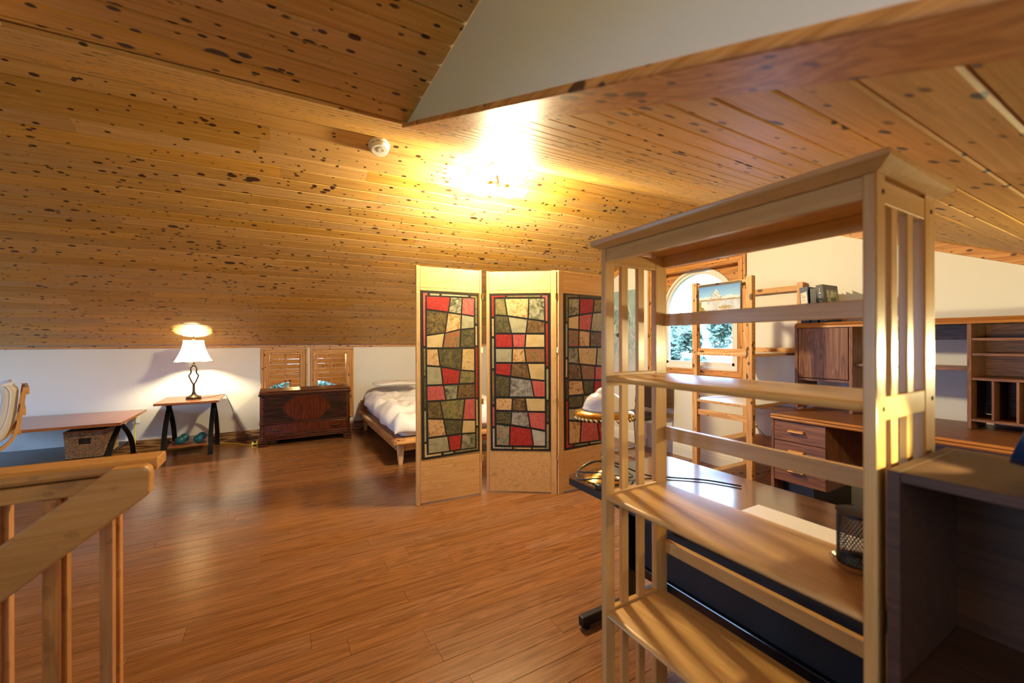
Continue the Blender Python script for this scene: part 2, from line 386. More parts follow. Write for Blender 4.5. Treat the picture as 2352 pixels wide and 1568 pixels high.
PANES=[
 ([(.033,1.64),(.51,1.632),(.514,.356),(.042,.344)],[
  ('red',[(.077,1.599),(.267,1.601),(.25,1.484),(.079,1.501)]),
  ('sage',[(.274,1.601),(.365,1.599),(.358,1.47),(.256,1.484)]),
  ('pink',[(.372,1.599),(.471,1.601),(.469,1.458),(.365,1.471)]),
  ('camo',[(.079,1.492),(.246,1.475),(.223,1.32),(.079,1.303)]),
  ('peach',[(.252,1.475),(.358,1.464),(.351,1.35),(.229,1.32)]),
  ('pale',[(.365,1.464),(.469,1.451),(.468,1.361),(.358,1.35)]),
  ('cream',[(.079,1.294),(.22,1.315),(.203,1.203),(.08,1.204)]),
  ('flor',[(.227,1.315),(.351,1.342),(.344,1.203),(.209,1.203)]),
  ('olive',[(.358,1.342),(.468,1.351),(.47,1.205),(.351,1.203)]),
  ('peach',[(.081,1.193),(.166,1.192),(.182,1.059),(.081,1.07)]),
  ('olive',[(.172,1.192),(.364,1.193),(.353,1.025),(.189,1.059)]),
  ('streak',[(.371,1.193),(.47,1.192),(.471,1.012),(.36,1.025)]),
  ('pale',[(.081,1.06),(.189,1.05),(.205,.916),(.082,.918)]),
  ('red',[(.196,1.05),(.347,1.019),(.336,.916),(.211,.916)]),
  ('green',[(.354,1.019),(.471,1.006),(.472,.915),(.343,.916)]),
  ('pink',[(.082,.908),(.21,.906),(.228,.793),(.083,.795)]),
  ('sage',[(.216,.905),(.329,.906),(.32,.796),(.235,.792)]),
  ('brown',[(.336,.906),(.474,.905),(.473,.796),(.326,.796)]),
  ('camo',[(.083,.785),(.182,.783),(.208,.648),(.088,.662)]),
  ('green',[(.188,.783),(.384,.788),(.366,.628),(.214,.647)]),
  ('pink',[(.391,.788),(.475,.788),(.476,.62),(.373,.627)]),
  ('peach',[(.088,.653),(.21,.639),(.231,.515),(.09,.514)]),
  ('olive',[(.217,.638),(.366,.62),(.356,.519),(.238,.514)]),
  ('cream',[(.373,.62),(.476,.611),(.477,.513),(.363,.518)]),
  ('pale',[(.09,.502),(.243,.505),(.26,.389),(.091,.388)]),
  ('red',[(.25,.504),(.359,.508),(.349,.393),(.267,.388)]),
  ('sage',[(.366,.508),(.478,.504),(.478,.39),(.356,.392)]),
  ('pink',[(.049,1.627),(.09,1.627),(.09,1.604),(.071,1.603),(.07,1.215),(.053,1.215)]),
  ('pale',[(.103,1.626),(.183,1.625),(.183,1.606),(.105,1.605)]),
  ('pale',[(.196,1.625),(.422,1.623),(.419,1.608),(.196,1.607)]),
  ('green',[(.439,1.621),(.497,1.621),(.496,1.394),(.478,1.394),(.477,1.601),(.441,1.605)]),
  ('cream',[(.479,1.378),(.496,1.378),(.497,1.218),(.48,1.218)]),
  ('red',[(.48,1.208),(.499,1.208),(.5,.794),(.482,.795)]),
  ('streak',[(.483,.782),(.5,.781),(.503,.564),(.483,.566)]),
  ('green',[(.484,.553),(.504,.551),(.504,.371),(.304,.367),(.304,.385),(.485,.386)]),
  ('green',[(.053,1.2),(.071,1.199),(.072,.988),(.055,.989)]),
  ('olive',[(.055,.972),(.073,.972),(.075,.736),(.057,.737)]),
  ('pale',[(.057,.721),(.075,.72),(.077,.48),(.059,.48)]),
  ('cream',[(.059,.467),(.078,.468),(.081,.38),(.193,.382),(.196,.362),(.061,.359)]),
  ('pale',[(.211,.381),(.291,.383),(.292,.366),(.212,.363)]),
 ]),
 ([(.027,1.639),(.529,1.644),(.529,.35),(.035,.348)],[
  ('green',[(.073,1.604),(.15,1.603),(.17,1.465),(.074,1.472)]),
  ('peach',[(.157,1.603),(.35,1.604),(.342,1.44),(.177,1.465)]),
  ('sage',[(.356,1.604),(.481,1.603),(.479,1.421),(.349,1.439)]),
  ('olive',[(.074,1.462),(.175,1.456),(.204,1.32),(.074,1.322)]),
  ('pale',[(.181,1.455),(.34,1.43),(.326,1.319),(.211,1.32)]),
  ('brown',[(.346,1.43),(.479,1.412),(.48,1.319),(.333,1.319)]),
  ('red',[(.075,1.31),(.211,1.309),(.217,1.202),(.077,1.202)]),
  ('pink',[(.218,1.309),(.323,1.309),(.316,1.202),(.224,1.202)]),
  ('cream',[(.33,1.309),(.48,1.307),(.481,1.203),(.323,1.202)]),
  ('pale',[(.077,1.19),(.213,1.19),(.209,1.079),(.078,1.079)]),
  ('peach',[(.22,1.19),(.312,1.19),(.325,1.079),(.216,1.079)]),
  ('flor',[(.319,1.19),(.481,1.19),(.481,1.079),(.332,1.079)]),
  ('red',[(.078,1.067),(.205,1.067),(.197,.965),(.076,.981)]),
  ('brown',[(.212,1.067),(.336,1.067),(.359,.942),(.203,.965)]),
  ('cream',[(.343,1.067),(.482,1.067),(.482,.931),(.366,.942)]),
  ('olive',[(.076,.968),(.192,.954),(.187,.795),(.077,.794)]),
  ('marble',[(.199,.954),(.366,.931),(.392,.795),(.193,.795)]),
  ('pink',[(.372,.931),(.483,.921),(.483,.795),(.399,.795)]),
  ('peach',[(.078,.78),(.214,.781),(.207,.682),(.079,.682)]),
  ('brown',[(.221,.781),(.318,.782),(.331,.677),(.214,.682)]),
  ('cream',[(.325,.782),(.484,.781),(.484,.677),(.338,.677)]),
  ('olive',[(.079,.67),(.205,.67),(.197,.564),(.081,.575)]),
  ('marble',[(.212,.67),(.339,.666),(.358,.542),(.204,.565)]),
  ('pink',[(.346,.666),(.484,.665),(.485,.522),(.365,.542)]),
  ('teal',[(.081,.563),(.191,.551),(.186,.391),(.082,.392)]),
  ('red',[(.198,.551),(.365,.529),(.385,.392),(.192,.391)]),
  ('marblepale',[(.371,.529),(.485,.509),(.485,.392),(.391,.392)]),
  ('red',[(.042,1.63),(.157,1.632),(.157,1.616),(.064,1.614),(.065,1.455),(.044,1.455)]),
  ('green',[(.173,1.629),(.449,1.631),(.446,1.614),(.173,1.615)]),
  ('pink',[(.459,1.63),(.508,1.629),(.508,1.416),(.488,1.416),(.486,1.609),(.459,1.612)]),
  ('red',[(.49,1.4),(.51,1.399),(.512,1.044),(.493,1.044)]),
  ('pale',[(.493,1.026),(.513,1.026),(.514,.77),(.494,.77)]),
  ('olive',[(.495,.754),(.514,.754),(.515,.587),(.495,.587)]),
  ('teal',[(.494,.571),(.515,.571),(.515,.364),(.381,.362),(.381,.378),(.495,.38)]),
  ('peach',[(.044,1.441),(.063,1.441),(.064,1.292),(.045,1.292)]),
  ('pale',[(.045,1.276),(.064,1.276),(.064,1.027),(.045,1.027)]),
  ('flor',[(.045,1.011),(.064,1.011),(.066,.729),(.047,.728)]),
  ('pink',[(.047,.712),(.067,.712),(.068,.547),(.048,.546)]),
  ('marblepale',[(.048,.531),(.068,.532),(.069,.378),(.211,.378),(.211,.362),(.05,.362)]),
  ('peach',[(.222,.377),(.37,.378),(.37,.362),(.222,.362)]),
 ]),
 ([(.053,1.646),(.567,1.644),(.563,.35),(.062,.35)],[
  ('sage',[(.106,1.604),(.224,1.611),(.22,1.479),(.106,1.461)]),
  ('red',[(.234,1.611),(.393,1.615),(.377,1.501),(.23,1.479)]),
  ('green',[(.402,1.616),(.516,1.616),(.516,1.517),(.387,1.501)]),
  ('cream',[(.106,1.447),(.217,1.467),(.216,1.352),(.105,1.359)]),
  ('pink',[(.226,1.468),(.373,1.491),(.348,1.343),(.225,1.352)]),
  ('pale',[(.383,1.491),(.516,1.506),(.515,1.333),(.357,1.343)]),
  ('flor',[(.105,1.345),(.216,1.341),(.212,1.207),(.105,1.208)]),
  ('peach',[(.225,1.341),(.344,1.331),(.339,1.207),(.221,1.207)]),
  ('brown',[(.353,1.331),(.515,1.323),(.515,1.206),(.349,1.207)]),
  ('sage',[(.105,1.195),(.203,1.194),(.219,1.062),(.104,1.075)]),
  ('streak',[(.212,1.194),(.428,1.192),(.412,1.042),(.228,1.062)]),
  ('pale',[(.438,1.192),(.515,1.191),(.514,1.033),(.422,1.042)]),
  ('brown',[(.104,1.063),(.234,1.049),(.248,.926),(.106,.935)]),
  ('flor',[(.243,1.049),(.401,1.031),(.396,.919),(.258,.926)]),
  ('pink',[(.41,1.031),(.514,1.021),(.514,.911),(.406,.918)]),
  ('peach',[(.106,.923),(.254,.913),(.274,.8),(.107,.801)]),
  ('olive',[(.263,.913),(.392,.906),(.38,.803),(.283,.8)]),
  ('red',[(.402,.905),(.514,.9),(.514,.801),(.39,.802)]),
  ('olive',[(.107,.79),(.266,.787),(.255,.693),(.107,.7)]),
  ('green',[(.276,.786),(.4,.786),(.403,.683),(.264,.692)]),
  ('flor',[(.41,.785),(.513,.786),(.513,.679),(.413,.682)]),
  ('pale',[(.107,.687),(.255,.679),(.247,.577),(.108,.599)]),
  ('streak',[(.264,.678),(.405,.668),(.419,.55),(.256,.576)]),
  ('sage',[(.415,.668),(.513,.665),(.513,.534),(.428,.549)]),
  ('peach',[(.11,.586),(.24,.565),(.224,.393),(.111,.395)]),
  ('pink',[(.249,.564),(.426,.538),(.453,.384),(.234,.392)]),
  ('red',[(.436,.537),(.513,.522),(.506,.383),(.463,.382)]),
  ('green',[(.074,1.636),(.214,1.641),(.214,1.623),(.099,1.616),(.1,1.413),(.077,1.413)]),
  ('olive',[(.229,1.64),(.466,1.645),(.466,1.625),(.229,1.623)]),
  ('pale',[(.074,1.399),(.095,1.399),(.094,1.118),(.073,1.118)]),
  ('cream',[(.073,1.102),(.094,1.102),(.093,.951),(.072,.952)]),
  ('olive',[(.076,.934),(.097,.933),(.098,.769),(.077,.771)]),
  ('red',[(.077,.755),(.098,.753),(.101,.392),(.151,.384),(.151,.367),(.079,.366)]),
  ('sage',[(.169,.384),(.326,.379),(.326,.362),(.169,.367)]),
  ('pale',[(.345,.38),(.502,.376),(.506,.358),(.345,.363)]),
  ('red',[(.53,1.617),(.551,1.618),(.549,1.125),(.529,1.125)]),
  ('sage',[(.529,1.108),(.549,1.108),(.547,.367),(.526,.37)]),
 ]),
]
# ================================================================== SETTING
XG = 3.844; XLW = -4.3; YK = 6.274; YE = -0.73; YR = 2.77; KZ = 1.2
def zr(x): return 2.655 - 0.021 * (3.84 - x)
def SL(x, t): return Vector((x, YK + (YR - YK) * t, KZ + (zr(x) - KZ) * t))      # left slope, t = 0 at the knee wall
def SR(x, t): return Vector((x, YR + (YE - YR) * t, zr(x) + (KZ - zr(x)) * t))    # right slope, t = 0 at the ridge
DX0, DX1, DY, DZ = -0.70, 0.49, 1.76, 2.19      # dormer: sides, back edge, ceiling height
DF = -1.2                                       # dormer front wall

def plank_bm(fn, x0, x1, t0, t1, nrm, ch=0.0065, dp=0.014, g=0.0012, cd=0.0055):
    # one board with V edges: face on fn, back at dp behind it (nrm points into the room)
    def sec(x):
        a = fn(x, t0); b = fn(x, t1); d = (b - a); L = d.length; d.normalize(); n = nrm
        q = lambda s, h: a + d * s + n * h
        return [q(g, -dp), q(g, -cd), q(ch, 0), q(L - ch, 0), q(L - g, -cd), q(L - g, -dp)]
    return B().loft(sec(x0 + 0.0006), sec(x1 - 0.0006))

def board_run(parent, fn, rows, xa, xb, nrm, mat, lens, clip=None, rng=None, cap=300, name='plank'):
    n = 0
    for i, (t0, t1) in enumerate(rows):
        a, b_ = (xa, xb) if clip is None else clip(t0, t1, xa, xb)
        if b_ - a < 0.02: continue
        x = a; first = True
        while x < b_ - 1e-6:
            L = rng.uniform(*lens)
            if first: L *= rng.uniform(.3, 1); first = False
            e = min(b_, x + L)
            if b_ - e < 0.25: e = b_
            obj(name, plank_bm(fn, x, e, t0, t1, nrm), mat, parent)
            n += 1; x = e
    return n
rng = random.Random(3)
NL = Vector((0, -(2.60 - KZ), -(YK - YR))).normalized()
NR = Vector((0, (2.60 - KZ), -(YR - YE))).normalized()
ceil_l = setting('ceiling', (0, 4.5, 1.95))
nrow = 35
board_run(ceil_l, SL, [(0.012 + 0.988 * i / nrow, 0.012 + 0.988 * (i + 1) / nrow) for i in range(nrow)], -3.3, XG, NL, M['pine_ceil'], (0.7, 2.6), rng=rng)
ceil_r = setting('ceiling', (1.5, 1.0, 1.9))
nr2 = 36
def clip_r(t0, t1, a, b_):
    y = YR + (YE - YR) * (t0 + t1) / 2
    return (a, b_) if y > DY else (DX1, b_)
board_run(ceil_r, SR, [(i / nr2, (i + 1) / nr2) for i in range(nr2)], -1.6, XG, NR, M['pine_ceil'], (1.2, 3.4), clip=clip_r, rng=rng)
# roof deck and far ends of the slopes, out of view
b = B()
up = Vector((0, 0, 0.05))
for (fn, x0, x1, t0, t1) in ((SL, XLW - .1, XG + .15, -0.05, 1), (SR, DX1 + .03, XG + .15, 0, 1.03), (SR, XLW - .1, DX0 - .03, 0, 1.03), (SR, DX0 - .03, DX1 + .03, 0, (YR - DY) / (YR - YE))):
    q = [fn(x0, t0), fn(x1, t0), fn(x1, t1), fn(x0, t1)]
    off = Vector((0, 0, 0.018))
    b.loft([p + off for p in q], [p + off + up for p in q])
obj('ceiling', b, M['pine_ceil'], kind='structure')
# dormer ceiling
dorm = setting('ceiling', (-0.1, 0.5, DZ))
DN = int((DY - DF) / 0.105)
FD = lambda x, t: Vector((x, DY + (DF - DY) * t, DZ))
board_run(dorm, FD, [(i / DN, (i + 1) / DN) for i in range(DN)], DX0, DX1, Vector((0, 0, -1)), M['pine_ceil'], (2, 3), rng=rng)
obj('ceiling', B().box(DX0 - .1, DX1 + .1, DF - .1, DY, DZ + 0.018, DZ + .07), M['pine_ceil'], kind='structure')
# dormer cheeks and front wall, with a window for the daylight behind the camera
def zrs(x, y): return zr(x) + (KZ - zr(x)) * (YR - y) / (YR - YE)
yt = YR - (zr(DX1) - DZ) / (zr(DX1) - KZ) * (YR - YE)
for x0, x1 in ((DX1, DX1 + .02), (DX0 - .02, DX0)):
    b = B().prism([(yt + .04, DZ), (YE, zrs(x0, YE)), (YE, DZ)], 'x', x0, x1).box(x0, x1, DF, YE, 0, DZ)
    obj('wall_dormer', b, M['wall'], kind='structure')
b = B(); WX0, WX1, WZ0, WZ1 = -0.35, 0.15, 1.18, 1.72
b.box(DX0, WX0, DF - .12, DF, 0, DZ + .05).box(WX1, DX1, DF - .12, DF, 0, DZ + .05).box(WX0, WX1, DF - .12, DF, 0, WZ0).box(WX0, WX1, DF - .12, DF, WZ1, DZ + .05)
obj('wall_dormer', b, M['wall'], kind='structure')
# a casing along the foot of each dormer cheek, on the slope
def slope_board(x0, x1, y0, y1, th, mitre=0.0):
    A = [Vector((x0, y1 + mitre, zrs(x0, y1 + mitre))), Vector((x1, y1, zrs(x1, y1))), Vector((x1, y0, zrs(x1, y0))), Vector((x0, y0, zrs(x0, y0)))]
    return B().loft([p + NR * 0.001 for p in A], [p + NR * th for p in A])
t1_ = slope_board(DX1 - .02, DX1 + .105, YE, 1.735, 0.018, 0.03)
obj('trim_1', t1_, M['pine_trim'], kind='structure', bevel=.004)
obj('trim_2', slope_board(DX0 - .105, DX0 + .02, YE, 1.735, 0.018), M['pine_trim'], kind='structure', bevel=.004)

# walls
def wall_with_holes(name, axis, a, b_, u0, u1, z0, ztop, holes, mat):
    # wall slab between a and b_ on axis, along u; ztop(u) may slope; holes (u0,u1,z0,z1)
    bb = B()
    cuts = sorted({u0, u1} | {h[0] for h in holes} | {h[1] for h in holes} | ({YR} if axis == 'x' else set()))
    for i in range(len(cuts) - 1):
        p, q = cuts[i], cuts[i + 1]
        hs = [h for h in holes if h[0] <= p + 1e-6 and h[1] >= q - 1e-6]
        if hs:
            h = hs[0]
            if h[2] > z0: bb.prism([(p, z0), (q, z0), (q, h[2]), (p, h[2])], axis, a, b_)
            bb.prism([(p, h[3]), (q, h[3]), (q, ztop(q)), (p, ztop(p))], axis, a, b_)
        else:
            bb.prism([(p, z0), (q, z0), (q, ztop(q)), (p, ztop(p))], axis, a, b_)
    return obj(name, bb, mat, kind='structure')
def gable_top(x): return lambda y: (zr(x) - (zr(x) - KZ) * abs(y - YR) / (YK - YR)) + 0.03
GW = (2.342, 3.364, 0.945, 2.012)
wall_with_holes('wall_right', 'x', XG, XG + .15, YE, YK, 0, gable_top(XG), [GW], M['wall'])
LW = (3.2, 5.4, 0.45, 1.45)
wall_with_holes('wall_left', 'x', XLW - .15, XLW, YE, YK, 0, gable_top(XLW), [(3.6, 5.3, 0.4, 1.4), (0.7, 1.9, 0.85, 1.58)], M['wall'])
K1 = (-0.085, 0.285, 0.27, 1.086); K2 = (0.494, 0.877, 0.27, 1.084)
wall_with_holes('wall_back', 'y', YK, YK + .15, XLW, XG, 0, lambda u: KZ + .02, [K1, K2], M['wall'])
b = B().box(XLW, DX0, YE - .1, YE, 0, KZ + .05).box(DX1, XG, YE - .1, YE, 0, KZ + .05)
obj('wall_front', b, M['wall'], kind='structure')

# thin pine trims where slope meets walls
obj('trim_3', B().box(-3.3, XG, YK - .014, YK, KZ - 0.022, KZ + .012), M['pine_trim_x'], kind='structure', bevel=.003)
for nm, y0, y1 in (('trim_4', YR, YK - .02), ('trim_5', YE + .02, YR)):
    zt = gable_top(XG)
    b = B().prism([(y0, zt(y0) - .03), (y1, zt(y1) - .03), (y1, zt(y1) - .095), (y0, zt(y0) - .095)], 'x', XG - .016, XG)
    obj(nm, b, M['pine_trim'], kind='structure', bevel=.003)

# floor: boards over a slab, with the stair opening left out
STX, STY0, STY1, STXL = -0.29, 0.55, 1.575, -2.9
floor = setting('floor', (0, 3, 0))
rows = 65; fw = 0.1077
frng = random.Random(11)
cnt = 0
stuffb = B()
FF = lambda y0: (lambda x, t: Vector((x, y0 + fw * t, 0)))
for i in range(rows):
    y0 = YE + i * fw; y1 = min(y0 + fw, YK)
    xa = XLW if y0 > STY1 - .02 else STX
    x = xa; first = True
    while x < XG - 1e-6:
        L = frng.uniform(1.15, 2.1)
        if first: L *= frng.uniform(.25, 1); first = False
        e = min(XG, x + L)
        if XG - e < .35: e = XG
        vis = y0 > 0.2 and e > -2.6 and not (x > 2.4 and y0 < 2.0 and False)
        if x < -2.2 and y0 < 3.5: vis = False
        bb = plank_bm(FF(y0), x, e, 0, 1, Vector((0, 0, 1)), ch=0.0016, dp=0.012, g=0.0004, cd=0.0012)
        if vis and cnt < 300:
            obj('plank', bb, M['floor'], floor); cnt += 1
        else:
            stuffb.add(bb.v, bb.f)
        x = e
so = obj('plank_field', stuffb, M['floor'], floor); so['kind'] = 'stuff'
b = B()
b.box(XLW - .1, XG + .1, STY1, YK + .1, -.2, -.0125).box(STX, XG + .1, YE - .6, STY1, -.2, -.0125)
b.box(XLW - .1, STXL, YE - .6, STY1, -.2, -.0125).box(STXL, STX, YE - .6, STY0, -.2, -.0125)
b.box(XLW, STXL, YE, STY1 - .03, -.0125, 0).box(STXL, STX, YE, STY0, -.0125, 0)
obj('floor', b, M['dark'], kind='structure')
# stairwell below
b = B().box(STXL - .1, STXL, STY0 - .1, STY1 + .1, -2.8, -.2).box(STX, STX + .1, STY0 - .1, STY1 + .1, -2.8, -.2)
b.box(STXL, STX, STY0 - .1, STY0, -2.8, -.2).box(STXL, STX, STY1, STY1 + .1, -2.8, -.2).box(STXL - .1, STX + .1, STY0 - .1, STY1 + .1, -2.9, -2.8)
obj('wall_stairwell', b, M['wall'], kind='structure')
# baseboards
M['rough_base'] = wood('rustic_baseboard', (0.055, 0.022, 0.008), (0.30, 0.15, 0.055), (0.46, 0.27, 0.12), 'x', fine=0.55, rough=0.5, tint=0, rings=0.9, ringscale=1.3)
for x0, x1 in ((-3.3, K1[0] - .09), (K1[0] - .09, K2[1] + .09), (K2[1] + .09, XG)):
    b = B().prism([(YK, 0), (YK - .022, 0), (YK - .02, .09), (YK - .012, .112), (YK, .118)], 'x', x0, x1)
    obj('baseboard_back', b, M['rough_base'], kind='structure')
b = B().prism([(0, 0), (-.018, 0), (-.018, .09), (-.014, .096), (-.014, .112), (-.008, .13), (0, .135)], 'y', YE, YK)
for i, v in enumerate(b.v): b.v[i] = Vector((v.x + XG, v.y, v.z))
obj('baseboard_right', b, M['white_trim'], kind='structure')

# ------------------------------------------------------------------ gable window (arched)
w1 = tag_none = setting('window_1', (XG, 2.853, 1.5))
def frame_rect(axis_x, y0, y1, z0, z1, wd, th, prof=True):
    return None
def casing(parent, x, y0, y1, z0, z1, wd, mats, bottom=True, dirn=-1, axis='x'):
    # mitred stepped casing around an opening; lies on plane axis = x, stands out towards dirn
    steps = ((0.0, wd, 0.010), (wd * .30, wd * .62, 0.017), (wd * .72, wd, 0.022))
    sides = [('top', M['pine_trim'] if axis == 'x' else M['pine_trim_x']), ('left', M['pine_trim_z']), ('right', M['pine_trim_z'])] + ([('bottom', M['pine_trim'] if axis == 'x' else M['pine_trim_x'])] if bottom else [])
    for side, mt in sides:
        bb = B()
        for (a, c, h) in steps:
            i0, i1 = (y0 - a, y1 + a); j0, j1 = z0 - a, z1 + a
            o0, o1 = (y0 - c, y1 + c); p0, p1 = z0 - c, z1 + c
            if not bottom: j0 = z0; p0 = z0
            q = {'top': [(i0, j1), (i1, j1), (o1, p1), (o0, p1)], 'bottom': [(o0, p0), (o1, p0), (i1, j0), (i0, j0)],
                 'left': [(o0, p0), (i0, j0), (i0, j1), (o0, p1)], 'right': [(i1, j0), (o1, p0), (o1, p1), (i1, j1)]}[side]
            bb.prism(q, axis, x, x + dirn * h)
        obj('casing', bb, mt, parent, bevel=.0025)
casing(w1, XG - .0005, GW[0], GW[1], GW[2], GW[3], 0.075, None)
# jambs
b = B().box(XG - .002, XG + .14, GW[0] - .005, GW[0] + .006, GW[2], GW[3]).box(XG - .002, XG + .14, GW[1] - .006, GW[1] + .005, GW[2], GW[3]).box(XG - .002, XG + .14, GW[0], GW[1], GW[3] - .006, GW[3] + .005).box(XG - .002, XG + .14, GW[0], GW[1], GW[2] - .005, GW[2] + .006)
obj('jamb', b, M['pine_trim_z'], w1)
AC = (2.853, 1.585); AR = 0.445
xf0, xf1 = 3.945, 3.965
# pine filler boards above the arch, one per board
fz0, nb_ = 1.45, 6
for k in range(nb_):
    za = fz0 + (GW[3] - fz0) * k / nb_; zb = fz0 + (GW[3] - fz0) * (k + 1) / nb_ - .001
    for sgn in (-1, 1):
        pts = []
        edge = GW[1] if sgn > 0 else GW[0]
        n = 6
        for i in range(n + 1):
            z = za + (zb - za) * i / n
            if z <= AC[1]: yy = AC[0] + sgn * AR
            elif z - AC[1] >= AR: yy = AC[0]
            else: yy = AC[0] + sgn * sqrt(AR * AR - (z - AC[1]) ** 2)
            pts.append((yy, z))
        pts += [(edge, zb), (edge, za)]
        obj('panel_board', B().prism(pts, 'x', xf0, xf1), M['pine_trim'], w1)
b = B().box(xf0, xf1, GW[0], AC[0] - AR, GW[2], fz0).box(xf0, xf1, AC[0] + AR, GW[1], GW[2], fz0)
obj('side_board', b, M['pine_trim_z'], w1)
def archpts(r, z0):
    return [(AC[0] + r, z0)] + arc(AC, r, 0, 180, 28) + [(AC[0] - r, z0)]
def ring(parent, name, r0, r1, z0, x0, x1, mat):
    bb = B(); a = archpts(r0, z0); c = archpts(r1, z0)
    for i in range(len(a) - 1):
        bb.prism([a[i], a[i + 1], c[i + 1], c[i]], 'x', x0, x1)
    return obj(name, bb, mat, parent)
ring(w1, 'window_frame', AR, AR - .028, GW[2] + .03, 3.925, 3.985, M['white'])
ring(w1, 'sash', AR - .030, AR - .062, 1.0, 3.94, 3.975, M['white'])
b = B().box(3.925, 3.985, AC[0] - AR, AC[0] + AR, GW[2], GW[2] + .032).box(3.94, 3.975, AC[0] - AR + .03, AC[0] + AR - .03, GW[2] + .034, 1.03)
obj('sash_bottom', b, M['white'], w1, bevel=.003)
b = B().lathe([(0, 0), (.022, 0), (.022, .012), (.012, .02), (.010, .034), (.018, .04), (.016, .052), (0, .055)], n=14)
for i, v in enumerate(b.v): b.v[i] = Vector((3.925 - v.z * .9, 2.80 + v.x, 0.985 + v.y))
obj('crank_handle', b, M['white'], w1, smooth=40)
gp = archpts(AR - .055, 1.02)
obj('pane', B().prism(gp, 'x', 3.956, 3.960), M['glass'], w1)

# ------------------------------------------------------------------ knee wall windows
def knee_window(n, K, grille):
    wn = setting('window_%d' % n, ((K[0] + K[1]) / 2, YK, .7))
    casing(wn, YK + .0005, K[0], K[1], K[2], K[3], 0.086, None, axis='y', dirn=-1)
    bb = B().box(K[0] - .01, K[0] + .006, YK - .002, YK + .14, K[2], K[3]).box(K[1] - .006, K[1] + .01, YK - .002, YK + .14, K[2], K[3]).box(K[0], K[1], YK - .002, YK + .14, K[3] - .006, K[3] + .01).box(K[0], K[1], YK - .002, YK + .14, K[2] - .01, K[2] + .006)
    obj('jamb', bb, M['pine_trim_z'], wn)
    xm, zm = grille
    obj('pane', B().box(K[0], K[1], YK + .085, YK + .088, K[2], K[3]), M['glass'], wn)
    obj('muntin', B().box(xm - .010, xm + .010, YK + .07, YK + .084, K[2], K[3]), M['pine_trim_z'], wn, bevel=.002)
    obj('muntin', B().box(K[0], K[1], YK + .068, YK + .083, zm - .010, zm + .010), M['pine_trim_x'], wn, bevel=.002)
knee_window(2, K1, (0.106, 0.83)); knee_window(3, K2, (0.68, 0.83))

# ------------------------------------------------------------------ the room beyond the knee wall windows: a pine wall with an arched window
YB = 10.2
beyond = setting('wall_beyond', (0.5, YB, 1))
QL = (-0.62, 0.275, -0.46, 0.865)   # quarter arch: far x, inner x, springing z, radius
def cut_left(z):   # opening x-range at height z
    h = z + 0.46
    if h >= .885: return None
    return 0.275 - sqrt(max(0, .885 ** 2 - h * h)), 0.275
def cut_right(z):
    h = z + 0.46
    if h >= .885: return None
    return 0.76, 0.76 + sqrt(max(0, .885 ** 2 - h * h))
ROWH = 0.108
for k in range(22):
    za = -0.85 + ROWH * k; zb = za + ROWH - .002
    n = 6; zs = [za + (zb - za) * i / n for i in range(n + 1)]
    segs = []
    L0, R1 = -1.6, 2.4
    def rng_(z, fn, side):
        c = fn(z)
        return c
    l = [cut_left(z) for z in zs]; r = [cut_right(z) for z in zs]
    if l[0] is None:
        segs.append([(L0, za), (R1, za), (R1, zb), (L0, zb)])
    else:
        xl = [(c[0] if c else 0.275) for c in l]; xr = [(c[1] if c else 0.76) for c in r]
        segs.append([(L0, za)] + [(x, z) for x, z in zip(xl, zs)] + [(L0, zb)])
        segs.append([(0.275, za), (0.76, za), (0.76, zb), (0.275, zb)])
        segs.append([(R1, za), (R1, zb)] + [(x, z) for x, z in reversed(list(zip(xr, zs)))])
        if l[-1] is None:
            pass
    for sgm in segs:
        # small V edge: face board plus thin recessed back
        obj('plank', B().prism(sgm, 'y', YB, YB + .018), M['pine_ceil'], beyond)
for (cx, s) in ((0.275, -1), (0.76, 1)):
    bb = B(); a = [(cx + s * .885 * cos(radians(90 * i / 14)), -.46 + .885 * sin(radians(90 * i / 14))) for i in range(15)]
    c = [(cx + s * .850 * cos(radians(90 * i / 14)), -.46 + .850 * sin(radians(90 * i / 14))) for i in range(15)]
    for i in range(14): bb.prism([a[i], a[i + 1], c[i + 1], c[i]], 'y', YB - .03, YB + .03)
    bb.box(min(cx, cx + s * .035), max(cx, cx + s * .035), YB - .03, YB + .03, -.46, .425)
    obj('arch_frame', bb, M['pine_trim'], beyond)
    obj('pane', B().prism([(cx, -.46)] + c, 'y', YB + .01, YB + .012), M['glass'], beyond)
b = B().box(-1.7, -1.6, YK + .15, YB + .1, -2.9, 2.2).box(2.4, 2.5, YK + .15, YB + .1, -2.9, 2.2).box(-1.7, 2.5, YK + .15, YB + .1, 1.52, 1.6).box(-1.7, 2.5, YK + .15, YB + .1, -3, -2.9)
b.box(-1.6, 2.4, YB, YB + .02, -2.9, -.86).box(-1.6, 2.4, YK + .15, YK + .2, -2.9, -.2)
obj('wall_beyond', b, M['pine_trim_x'], kind='structure')
light('great_room_lamp', 'POINT', (0.4, 8.0, 1.1), 55.0, (1.0, .66, .28), shadow_soft_size=.12)

